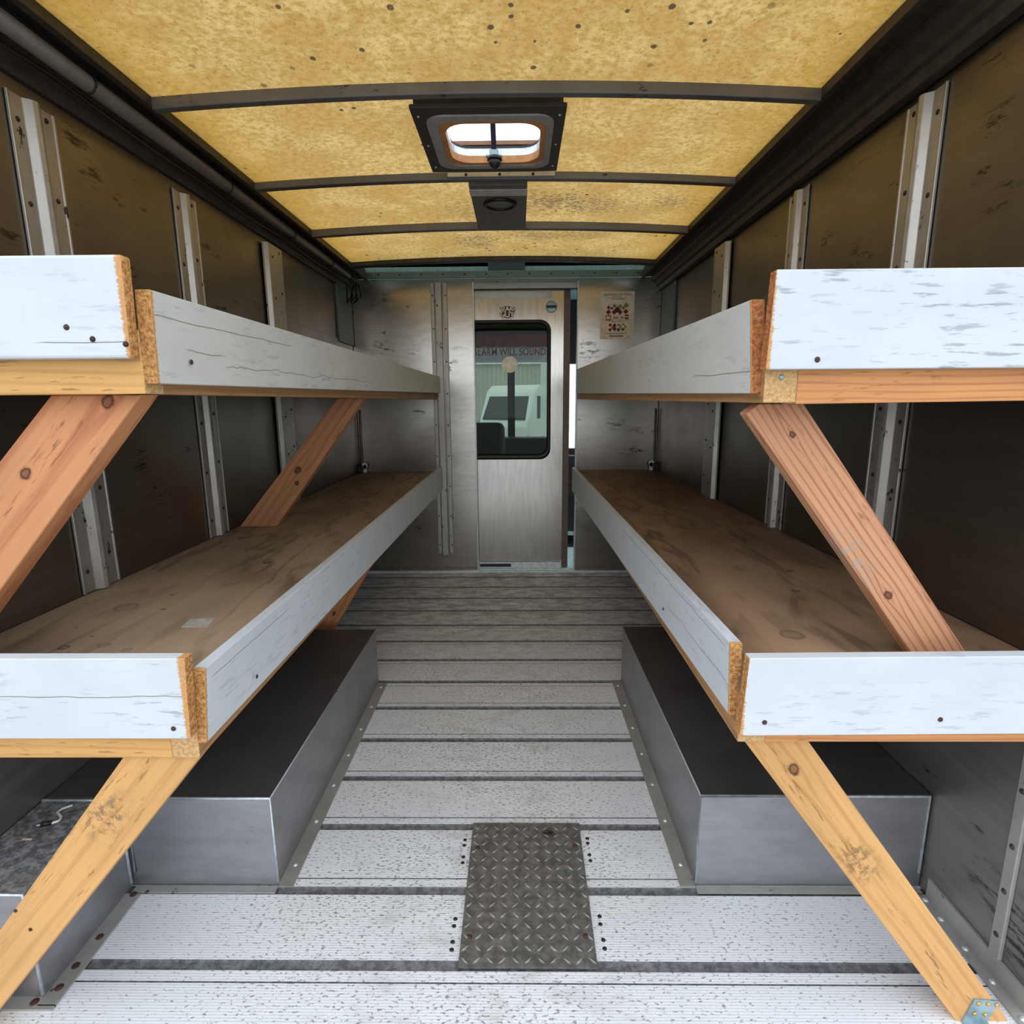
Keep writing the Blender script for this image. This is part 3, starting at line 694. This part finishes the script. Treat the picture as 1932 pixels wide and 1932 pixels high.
# --- left upper shelf
su = thing('wooden_shelf', (-.78, 2.2, 1.16), 'left upper wooden shelf with white boards, cracked end board and reddish braces', 'shelf', 'wooden shelves along the van walls')
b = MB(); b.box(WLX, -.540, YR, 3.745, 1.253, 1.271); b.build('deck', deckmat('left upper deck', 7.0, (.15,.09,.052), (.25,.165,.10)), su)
wboard('side_rail', (-.538,YR,1.2085), (-.523,3.745,1.2085), (0,0,1), .089, .045, [wood_side, M_end2], su, out=(1,0,0))
wboard('end_rail', (-.537,YR,1.2085), (WLX,YR,1.2085), (0,0,1), .089, .045, [wood_pine, M_end2], su, out=(0,-1,0))
o = wboard('side_board', (-.514,YR+.002,1.243), (-.500,3.73,1.256), (0,0,1), .102, .022, [paint('paint left upper side', 5.2, ((.08,.2,-.012,.02),(.2,1.2,-.03,.03),(.0,.5,.03,.01)), .45, (.58,.575,.54)), M_end], su, near_w=(.129,.128), out=(1,0,0), lean=(.005,0))
screws(o, [(-.5135,.92,1.214)], (1,0,0))
o = wboard('end_board', (-.536,.811,1.280), (WLX,.811,1.280), (0,0,1), .135, .021, [paint('paint left upper end', 6.3, ((-.05,.13,-.046,.006),), .3), M_end], su, slant=-.004, bevel=.004, out=(0,-1,0))
screws(o, [(-.620,.8108,1.254),(-.586,.8108,1.238),(-.541,.8108,1.231)], (0,-1,0))
wood_UL = timber('red brace left', (.58,.255,.11), (.36,.12,.05), ((.355,-.010,.010),(.178,.0195,.009)), 21.0, 15, .75)
brace([(-.701,1.1638),(-.564,1.1638),(-.975,.696),(-1.052,.696),(-1.052,.80)], .866, .91, wood_UL, su, M_end2, (.69,.72))
wood_ULf = timber('far red brace', (.48,.22,.10), (.27,.10,.04), ((-.031,.003,.012),(-.074,-.021,.008)), 24.0, 36, .55)
brace([(-.650,1.1638),(-.552,1.1638),(-.905,.696),(-1.045,.696)], 2.075, 2.115, wood_ULf, su, M_end2, (.62,.78))

# --- right lower shelf
WRX, YQ = .908, .862
rl = thing('wooden_shelf', (.62, 2.2, .59), 'right lower wooden shelf with white boards and a bare brown plywood deck', 'shelf', 'wooden shelves along the van walls')
b = MB(); b.box(.361, WRX, YQ, 3.745, .684, .701)
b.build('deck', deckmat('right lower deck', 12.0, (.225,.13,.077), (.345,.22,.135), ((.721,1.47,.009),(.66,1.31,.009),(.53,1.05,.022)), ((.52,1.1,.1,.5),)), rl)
wboard('side_rail', (.361,YQ,.638), (.361,3.745,.628), (0,0,1), .092, .045, [wood_side, M_end2], rl, out=(-1,0,0))
wboard('end_rail', (.406,YQ,.638), (WRX,YQ,.638), (0,0,1), .092, .045, [wood_pine2, M_end2], rl, out=(0,-1,0))
o = wboard('side_board', (.345,.878,.694), (.350,3.73,.645), (0,0,1), .156, .020, [paint('paint right lower side', 3.2, ((.0,.4,-.01,.03),(.02,1.0,.05,.008)), .35), M_end], rl, near_w=(.126,.130), out=(-1,0,0), lean=(.005,0))
screws(o, [(.3445,1.3,.66)], (-1,0,0))
o = wboard('end_board', (.354,.840,.684), (WRX,.840,.688), (0,0,1), .134, .021, [paint('paint right lower end', 8.3, (), .4), M_end], rl, slant=.008, out=(0,-1,0))
screws(o, [(.393,.8398,.641),(.672,.8398,.646)], (0,-1,0))
wood_LR = timber('yellow brace right', (.66,.36,.135), (.38,.17,.055), ((.294,.003,.010),), 31.0, 38, .4, ((.07,.008,.045,(.12,.075,.04)),))
bl = brace([(.373,.5915),(.481,.5915),(.915,.0),(.818,.0)], .880, .92, wood_LR, rl, M_end2, (-.60,.80))
b = MB(); b.hexa([(.826,.877,.001),(.872,.877,.001),(.888,.877,.050),(.842,.877,.054),(.826,.880,.001),(.872,.880,.001),(.888,.880,.050),(.842,.880,.054)])
b.box(.826,.872,.835,.879,.0008,.004)
for x, z in ((.850,.045),(.868,.044),(.884,.042),(.846,.022),(.866,.020)): b.dome((x,.877,z), (0,-1,0), .0045, .003, 10, 1)
o = b.build('metal_bracket', [M_steel, M_brass], bl); o['label'] = 'blue grey steel bracket with brass coloured screws'

# --- right upper shelf
ru = thing('wooden_shelf', (.62, 2.2, 1.14), 'right upper wooden shelf with white boards and a striped grained brace', 'shelf', 'wooden shelves along the van walls')
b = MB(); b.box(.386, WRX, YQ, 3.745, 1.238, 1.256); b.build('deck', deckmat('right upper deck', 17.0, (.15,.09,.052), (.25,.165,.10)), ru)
wboard('side_rail', (.361,YQ,1.190), (.376,3.745,1.205), (0,0,1), .09, .048, [wood_side, M_end2], ru, out=(-1,0,0))
o = wboard('end_rail', (.409,YQ,1.190), (WRX,YQ,1.194), (0,0,1), .094, .045, [wood_pine2, M_end2], ru, out=(0,-1,0))
screws(o, [(.385,.8618,1.182)], (0,-1,0), M_steel)
o = wboard('side_board', (.348,.872,1.226), (.370,3.73,1.271), (0,0,1), .150, .020, [paint('paint right upper side', 9.2, ((.0,.3,-.035,.01),), .3, (.58,.575,.54)), M_endred], ru, near_w=(.134,.132), out=(-1,0,0), lean=(0,-.011))
o = wboard('end_board', (.352,.840,1.259), (WRX,.840,1.259), (0,0,1), .134, .021, [paint('paint right upper end', 10.3, (), .9), M_endred], ru, slant=.005, out=(0,-1,0))
screws(o, [(.424,.8398,1.205)], (0,-1,0))
wood_UR = timber('striped red brace', (.58,.29,.155), (.32,.115,.055), ((.161,-.002,.005),(-.168,.012,.007)), 41.0, 88, .8, ((-.08,.034,.05,(.30,.30,.26)),))
brace([(.366,1.128),(.385,1.1435),(.455,1.1435),(.785,.702),(.69,.702)], .932, .966, wood_UR, ru, M_end2, (-.60,.80))

# paper on the left deck
b = MB(); b.hexa([(-.700,1.107,.6952),(-.645,1.107,.6952),(-.655,1.157,.6952),(-.706,1.151,.6952),(-.700,1.107,.6962),(-.645,1.107,.6962),(-.655,1.157,.6965),(-.706,1.151,.6962)])
tag(b.build('paper_label', flat('old paper', (.50,.46,.40), .7)), 'small pale paper scrap stuck on the left lower shelf deck', 'paper')

# white clips with cords in the far corners of the lower shelves
for x, z0, s, lab in ((-1.022,.696,-1,'white clip and black cord in the far left corner of the lower shelf'), (.878,.702,1,'white clip and black cord in the far right corner of the lower shelf')):
    c = thing('cord_clip', (x, 3.70, z0), lab, 'clip')
    b = MB(); b.cyl((x-s*.012,3.735,z0+.045),(x-s*.012,3.72,z0+.045), .020, 16); b.box(x-s*.024, x-s*.004, 3.72, 3.735, z0, z0+.05); b.build('clip', flat('white plastic', (.8,.8,.8), .4), c)
    b = MB(); b.box(x-.016+s*.012, x+.016+s*.012, 3.69, 3.715, z0, z0+.05); b.build('hook', M_black, c, bevel=.004)
    b = MB(); b.tube([(x+s*.012,3.735,z0+.05),(x+s*.010,3.74,1.10)], .0035, 6); b.build('cord', M_black, c)

# ------------------------------------------------------------------ sliding door
LY = 3.80
door = thing('door_1', (0, LY, .0), 'brushed aluminium sliding door with a tinted window, slightly open', 'door', None, 'structure')
WX0, WX1, WZ0, WZ1 = -.34, .205, .785, 1.655
def leaf():
    b = MB()
    outer = [(.291,.07),(.291,1.835),(-.48,1.835),(-.48,.07)]
    inner = rrect(WX0, WX1, WZ0, WZ1, .065, 6)
    y0, y1 = LY, LY+.03
    for y in (y0, y1):
        ov = [b.bm.verts.new((p[0], y, p[1])) for p in outer]; iv = [b.bm.verts.new((p[0], y, p[1])) for p in inner]
        n = len(iv); q = n//4
        seg = {0: iv[0:q], 1: iv[q:2*q], 2: iv[2*q:3*q], 3: iv[3*q:]}
        corner = {0: ov[1], 1: ov[2], 2: ov[3], 3: ov[0]}
        for k in range(4):
            sg = seg[k]
            for i in range(len(sg)-1): b.bm.faces.new((corner[k], sg[i], sg[i+1]))
            nx_ = seg[(k+1)%4]; b.bm.faces.new((corner[k], sg[-1], nx_[0], corner[(k+1)%4]))
    b.prism(outer, 'y', y0, y1, 0, False); b.prism(inner, 'y', y0, y1, 0, False)
    return b.build('leaf', M_door, door)
leaf()
b = MB()
o_, i_ = rrect(WX0-.008, WX1+.006, WZ0-.016, WZ1+.004, .07), rrect(WX0+.010, WX1-.020, WZ0+.022, WZ1-.022, .055)
n = len(o_)
for (A_, y) in ((o_, LY-.008),):
    pass
Ao = [b.bm.verts.new((p[0], LY-.001, p[1])) for p in o_]; Am = [b.bm.verts.new(((p[0]+q[0])/2, LY-.012, (p[1]+q[1])/2)) for p, q in zip(o_, i_)]; Ai = [b.bm.verts.new((p[0], LY+.006, p[1])) for p in i_]; Ab = [b.bm.verts.new((p[0], LY+.02, p[1])) for p in o_]
for i in range(n):
    j = (i+1) % n
    for P, Q in ((Ao, Am), (Am, Ai), (Ai, Ab), (Ab, Ao)): b.bm.faces.new((P[i], P[j], Q[j], Q[i]))
win = b.build('window_gasket', M_rubber, door, smooth=True)
def glassmat(name, tint, refl=.3):
    t = NT(name); tr = t.n.new('ShaderNodeBsdfTransparent'); tr.inputs[0].default_value = tint+(1,)
    gl = t.n.new('ShaderNodeBsdfGlossy'); gl.inputs['Roughness'].default_value = .02
    fr = t.n.new('ShaderNodeFresnel'); fr.inputs[0].default_value = 1.5
    mx = t.n.new('ShaderNodeMixShader'); t.link(t.math('MULTIPLY', fr.outputs[0], refl), mx.inputs[0]); t.link(tr.outputs[0], mx.inputs[1]); t.link(gl.outputs[0], mx.inputs[2]); t.link(mx.outputs[0], t.out.inputs[0])
    return t.m
M_tint = glassmat('tinted glass', (.50,.54,.49)); M_clear = glassmat('clear glass', (.97,1.0,.99), .4)
b = MB(); b.prism(i_, 'y', LY+.009, LY+.013); b.build('pane', M_tint, door)
b = MB(); b.box(.291, .333, LY+.004, LY+.034, .02, 1.84); b.build('edge_trim', flat('bronze edge', (.14,.10,.075), .5, .4), door)
b = MB(); b.box(-.48, .215, LY-.008, LY, 1.79, 1.825); b.build('hanger_rail', aluminium('hanger metal', (.5,.52,.5), (.5,2,2), .4, .5, .8, .4, 12), door)
b = MB(); b.box(-.48, .285, LY-.002, LY+.02, .005, .062); b.build('bottom_rail', M_bright, door)
b = MB(); b.box(-.27, -.055, LY-.008, LY-.002, .030, .050); b.build('bottom_slot', flat('dark navy strip', (.01,.012,.03), .5), door)
fpz, fpx = 1.735, .212
b = MB(); b.tube([(fpx+.033*math.cos(a), LY-.002, fpz+.033*math.sin(a)) for a in [k*2*math.pi/28 for k in range(28)]], .004, 6, closed=True)
b.cyl((fpx,LY-.001,fpz),(fpx,LY-.004,fpz), .031, 28); b.box(fpx-.03, fpx+.03, LY-.006, LY-.003, fpz-.007, fpz+.009, 1)
b.build('finger_pull', [flat('blue grey cup', (.25,.33,.38), .35, .7), M_black], door)
# track and sill belonging to the opening
b = MB(); b.box(-.279, .372, LY-.03, LY+.02, 1.842, 1.876); b.box(-.279, .372, LY-.026, LY+.02, 1.836, 1.840, 1)
tag(b.build('trim_14', [aluminium('track metal', (.42,.44,.42), (.5,2,2), .4, .4, .8, .4, 13), M_black]), 'grey metal door track above the sliding door', 'trim', None, 'structure')
b = MB(); b.box(-.277, .372, 3.752, 3.84, .0005, .012); b.box(-.277, .372, 3.775, 3.79, .012, .02)
tag(b.build('trim_15', flat('mint sill', (.66,.80,.79), .4, .2)), 'pale mint door sill at the foot of the sliding door', 'trim', None, 'structure')
# round logo sticker on the door
st = thing('round_sticker', (-.067, LY-.001, 1.707), 'round white and dark red logo sticker on the sliding door', 'sticker')
b = MB(); b.cyl((-.066,LY-.0003,1.702),(-.066,LY-.0012,1.702), .050, 36); b.build('backing', flat('sticker white', (.95,.86,.78), .5), st)
b = MB(); b.cyl((-.068,LY-.0012,1.706),(-.068,LY-.0018,1.706), .037, 36); b.build('red_disc', flat('dark red ink', (.10,.012,.012), .5), st)
M_ink = flat('sticker white letters', (.95,.88,.82), .5)
for ch_, x, z, rot, sz in (('V',-.094,1.718,12,.040),('A',-.067,1.724,0,.042),('N',-.038,1.718,-12,.040),('G',-.096,1.694,-4,.044),('U',-.068,1.690,0,.046),('Y',-.038,1.694,4,.044)):
    text_mesh('letter_outline', ch_, sz*1.06, flat('dark red ink', (.10,.012,.012), .5), facing_rear(x, LY-.0022, z, rot), st, .0002, fat=.0045)
    text_mesh('letter', ch_, sz*1.06, M_ink, facing_rear(x, LY-.0030, z, rot), st, .0003, fat=.0012)

# poster on the bulkhead
po = thing('hazard_poster', (.62, 3.755, 1.67), 'cream hazard poster with red diamonds on the right bulkhead panel', 'poster')
PX0, PX1, PZ0, PZ1 = .516, .727, 1.531, 1.816
b = MB(); b.box(PX0, PX1, 3.7535, 3.7558, PZ0, PZ1); b.build('sheet', flat('cream paper', (.78,.68,.55), .6), po)
cR = flat('print red', (.16,.012,.01), .6); cK = flat('print black', (.02,.018,.015), .6); cO = flat('print ochre', (.36,.17,.03), .6); cG = flat('print grey', (.26,.2,.13), .6); cW = flat('print white', (.72,.66,.55), .6); cGr = flat('print olive', (.22,.22,.07), .6)
def PP(u, v): return PX0 + u*(PX1-PX0), PZ1 - v*(PZ1-PZ0)   # u right, v down
def diamond(u, v, r, m, layer=0, kind='diamond_mark'):
    x, z = PP(u, v); y = 3.7533 - .0003*layer; rr = r*(PX1-PX0)
    q = MB(); q.prism([(x-rr,z),(x,z-rr),(x+rr,z),(x,z+rr)], 'y', y, y-.0004); q.build(kind, m, po)
def bar(u0, u1, v0, v1, m, layer=0, kind='print_bar'):
    x0, z0 = PP(u0, v0); x1, z1 = PP(u1, v1); y = 3.7533 - .0003*layer
    q = MB(); q.box(x0, x1, y-.0004, y, z1, z0); q.build(kind, m, po)
tx, tz = PP(.5, .062); text_mesh('heading', 'HAZARDOUS MATERIALS', .0155, cR, facing_rear(tx, 3.7531, tz), po, .0003)
bar(.04,.96,.080,.084,cG); bar(.35,.64,.10,.112,flat('print pink', (.42,.22,.16), .6)); bar(.22,.77,.128,.136,cG); bar(.30,.70,.150,.166,cG); bar(.04,.96,.600,.604,cG); bar(.34,.65,.622,.634,cG)
bar(.20,.80,.872,.888,cG); bar(.28,.70,.925,.945,cK); bar(.84,.92,.945,.955,cG)
for u, v, r, m, ly in ((.24,.31,.075,cW,0),(.24,.33,.055,cR,1),(.33,.36,.06,cR,0),(.33,.385,.035,cW,1),(.42,.30,.07,cGr,0),(.50,.26,.075,cW,1),(.58,.31,.07,cGr,0),(.50,.375,.085,cK,2),(.68,.345,.06,cGr,0),(.76,.29,.08,cGr,1),
                    (.24,.43,.078,cR,1),(.41,.43,.078,cR,3),(.58,.43,.078,cR,3),(.75,.42,.078,cR,1),
                    (.30,.70,.055,cR,0),(.30,.80,.055,cR,0),(.37,.75,.05,cG,1),(.43,.71,.065,cR,1),(.43,.78,.07,cR,2),(.55,.80,.06,cR,1),(.56,.70,.05,cGr,0),(.68,.745,.11,cGr,1),(.68,.74,.065,cW,2),(.68,.80,.045,cK,3)):
    diamond(u, v, r, m, ly)
bar(.16,.32,.49,.61,cO); bar(.19,.29,.52,.57,cW,1); bar(.39,.52,.53,.57,cO); bar(.62,.69,.525,.57,cO); bar(.73,.84,.485,.515,cR); bar(.73,.84,.54,.58,cR)

# ------------------------------------------------------------------ cab beyond the bulkhead
b = MB(); b.box(-1.12, .957, 3.84, 5.02, -.06, -.002); tag(b.build('floor_cab', M_mint), 'pale mint cab floor beyond the sliding door', 'floor', None, 'structure')
b = MB(); b.box(-1.19, 1.03, 3.80, 5.15, 1.98, 2.02); tag(b.build('ceiling_cab', M_teal), 'teal cab ceiling beyond the bulkhead', 'ceiling', None, 'structure')
def cabside(name, x0, x1, lab):
    b = MB(); b.box(x0, x1, 3.80, 5.10, -.06, .95); b.box(x0, x1, 3.80, 5.10, 1.72, 1.98); b.box(x0, x1, 3.80, 4.0, .95, 1.72); b.box(x0, x1, 4.95, 5.10, .95, 1.72)
    o = b.build(name, M_teal); tag(o, lab, 'wall', None, 'structure')
    g = MB(); g.box((x0+x1)/2-.003, (x0+x1)/2+.003, 4.0, 4.95, .95, 1.72); g.build('window_pane', M_clear, o)
cabside('wall_cab_left', -1.16, -1.12, 'teal left cab side with a window')
b = MB(); b.box(.957, 1.0, 3.80, 5.10, 1.80, 1.98); b.box(.957, 1.0, 3.80, 3.95, -.06, 1.80); b.box(.957, 1.0, 5.0, 5.10, -.06, 1.80)
tag(b.build('wall_cab_right', M_teal), 'teal right cab side with its doorway open', 'wall', None, 'structure')
b = MB(); b.box(-1.12, .957, 5.02, 5.08, -.06, .74); b.box(-1.12, .957, 5.02, 5.08, 1.60, 1.98); b.box(.27, .957, 5.02, 5.08, 1.46, 1.60); b.box(-1.12, -.42, 5.02, 5.08, 1.46, 1.60); b.box(-1.12,-1.04,5.02,5.08,.74,1.46); b.box(.88,.957,5.02,5.08,.74,1.46)
wfc = b.build('wall_cab_front', M_black); tag(wfc, 'black cab front with the windshield opening', 'wall', None, 'structure')
b = MB(); b.box(-1.04, .88, 5.045, 5.051, .74, 1.46); b.box(-.42, .27, 5.045, 5.051, 1.46, 1.60); b.build('windshield', M_clear, wfc)
b = MB(); b.box(-.092, -.030, 5.005, 5.06, .62, 1.46); b.build('centre_post', flat('dark post', (.03,.026,.028), .5), wfc)
b = MB(); b.cyl((-.055,LY+.0088,1.383),(-.055,LY+.0074,1.383), .0515, 40); tag(b.build('round_decal', flat('pale disc', (.92,.85,.76), .5)), 'plain pale round decal on the door window, above the dark post', 'sticker')
# warning sign above the windshield
def film(name, c):
    t = NT(name); tr = t.n.new('ShaderNodeBsdfTransparent'); tr.inputs[0].default_value = c+(1,); t.link(tr.outputs[0], t.out.inputs[0]); return t.m
sg = thing('warning_sign', (-.06, 5.01, 1.58), 'red lettered alarm warning sign above the windshield, seen through the door window', 'sign')
b = MB(); b.box(-.40, .26, 5.036, 5.038, 1.475, 1.598); b.build('lower_panel', film('violet film', (.60,.585,.66)), sg)
b = MB(); b.box(-.40, .26, 5.004, 5.018, 1.600, 1.70); b.build('upper_panel', flat('dark red panel', (.42,.02,.022), .6), sg)
text_mesh('lettering', 'ALARM WILL SOUND', .082, flat('sign red', (.80,.03,.035), .6, 0, .03), facing_rear(-.075, 5.030, 1.560), sg, .0006, xs=.80, fat=.0012)
b = MB()
for i in range(3): b.tube([(-.30+i*.24+.02*k, 5.0, 1.602+.006*math.sin(k*1.3+i)) for k in range(8 if i else 12)], .004, 6)
b.build('torn_edge', flat('torn white', (.5,.46,.46), .7), sg)
b = MB(); b.box(-1.10, .26, 4.80, 5.0, .44, .85); b.box(.26, .93, 4.84, 5.0, .44, .68); tag(b.build('dashboard', flat('dark dash', (.03,.032,.035), .5), bevel=.02), 'dark dashboard under the windshield', 'dashboard')
def seat(x, y, lab, col, top=1.0):
    t = thing('cab_seat', (x, y, 0), lab, 'seat')
    b = MB(); b.box(x-.20, x+.20, y, y+.11, .52, top); b.build('backrest', col, t, bevel=.05, seg=4)
    b = MB(); b.box(x-.21, x+.21, y+.06, y+.48, .42, .54); b.build('cushion', col, t, bevel=.04, seg=3)
    b = MB(); b.cyl((x, y+.26, 0), (x, y+.26, .43), .07, 16); b.box(x-.16, x+.16, y+.1, y+.42, .0, .02); b.build('pedestal', M_black, t)
seat(-.30, 4.15, 'black cab seat seen through the sliding door window', flat('black vinyl', (.012,.013,.017), .5))
seat(.52, 4.35, 'dark cab seat seen through the gap beside the sliding door', flat('charcoal vinyl', (.02,.021,.024), .5), .74)

# ------------------------------------------------------------------ outside
GZ = -.75
def groundmat():
    t = NT('pale concrete'); n = t.noise(t.co, .6, 5, .6); n2 = t.noise(t.co, 14, 4)
    col = t.mix(t.ramp(n, .3, .7), (.30,.30,.30), (.42,.42,.41)); col = t.mix(t.ramp(n2, .5, .7, 0, .3), col, (.22,.22,.22)); return t.fin(col, .8)
b = MB(); b.box(-60, 60, -60, 70, GZ-.1, GZ); tag(b.build('ground', groundmat()), 'pale concrete yard outside the van', 'ground', None, 'structure')
M_white = flat('white vehicle paint', (.80,.83,.82), .35, 0, .03); M_glassdark = flat('dark vehicle glass', (.03,.04,.04), .35)
tk = thing('parked_truck', (-.1, 18, GZ), 'white parked truck seen through the windshield, facing left', 'truck')
m = Matrix.Translation((.1, 18, GZ)) @ Matrix.Rotation(math.radians(-35), 4, 'Z')
def tb(name, boxes, mat, bev=.04):
    b = MB()
    for q in boxes: b.box(*q)
    for v in b.bm.verts: v.co = m @ v.co
    return b.build(name, mat, tk, bevel=bev)
tb('hood', [(-.88,.88,-2.2,-.9,.65,1.25)], M_white, .08)
b = MB(); b.prism([(-.95,.6),(.45,.6),(.45,2.32),(-.35,2.38),(-.6,2.2),(-.98,1.3)], 'x', -.9, .9)
for v in b.bm.verts: v.co = m @ v.co
b.build('cab', M_white, tk, bevel=.05)
b = MB(); b.hexa([(-.78,-.99,1.36),(.78,-.99,1.36),(.78,-.96,1.36),(-.78,-.96,1.36),(-.72,-.63,2.12),(.72,-.63,2.12),(.72,-.60,2.12),(-.72,-.60,2.12)])
for v in b.bm.verts: v.co = m @ v.co
b.build('windscreen', M_glassdark, tk)
tb('side_window', [(-.915,-.90,-.5,.3,1.4,2.05),(.90,.915,-.5,.3,1.4,2.05)], M_glassdark, .01)
tb('grille', [(-.6,.6,-2.23,-2.19,.75,1.1)], M_black, .01); tb('bumper', [(-.95,.95,-2.32,-2.18,.45,.66)], M_bright, .02)
tb('cargo_box', [(-1.0,1.0,.6,3.6,.75,2.2)], M_white, .03)
for x in (-.84, .84):
    for y in (-1.5, 2.2):
        b = MB(); b.cyl(m @ Vector((x-.12,y,.40)), m @ Vector((x+.12,y,.40)), .40, 24); b.build('wheel', M_rubber, tk)
bt_ = thing('box_truck', (1.9, 12, GZ), 'large white box truck parked at the right beyond the windshield', 'truck')
b = MB(); b.box(.55, 3.0, 9.5, 14.5, GZ+.8, GZ+2.95); b.build('box', M_white, bt_, bevel=.05)
b = MB(); b.box(.57,.60,9.46,9.5,GZ+.8,GZ+2.9); b.box(2.95,2.98,9.46,9.5,GZ+.8,GZ+2.9); b.box(.6,2.95,9.45,9.5,GZ+.55,GZ+.72); b.build('rear_frame', flat('grey frame', (.1,.11,.11), .5), bt_)
for x in (.85, 2.7):
    b = MB(); b.cyl((x-.14,10.5,GZ+.45),(x+.14,10.5,GZ+.45), .45, 24); b.build('wheel', M_rubber, bt_)
pc = thing('parked_car', (.75, 8.0, GZ), 'white parked car whose roof shows low at the right through the door window', 'car')
b = MB(); b.prism([(.35,GZ+.35),(2.0,GZ+.35),(2.05,GZ+.95),(1.8,GZ+1.0),(1.62,GZ+1.5),(.85,GZ+1.52),(.5,GZ+1.0),(.32,GZ+.92)], 'y', 6.6, 9.2); b.build('body', M_white, pc, bevel=.08, seg=3)
for y in (7.1, 8.7):
    b = MB(); b.cyl((.4,y,GZ+.32),(2.0,y,GZ+.32), .32, 20); b.build('wheel', M_rubber, pc)
def sidingmat():
    t = NT('pale siding'); w = t.wave(t.co, 1.6, 0, 0, 1, 'X'); n = t.noise(t.co, .8, 4)
    col = t.mix(w, (.46,.48,.42), (.58,.59,.53)); col = t.mix(t.ramp(n, .4, .7, 0, .4), col, (.40,.41,.34)); return t.fin(col, .7)
b = MB(); b.box(-14, 12, 26, 30, GZ, 2.75); b.box(-14.2, 12.2, 25.8, 30, 2.75, 2.9, 1); b.box(-14, 12, 27.5, 30, 2.9, 4.6); tag(b.build('building', [sidingmat(), M_white]), 'long pale green building behind the parked trucks', 'building')  # taller set-back block added to keep bright sky from behind the sign film
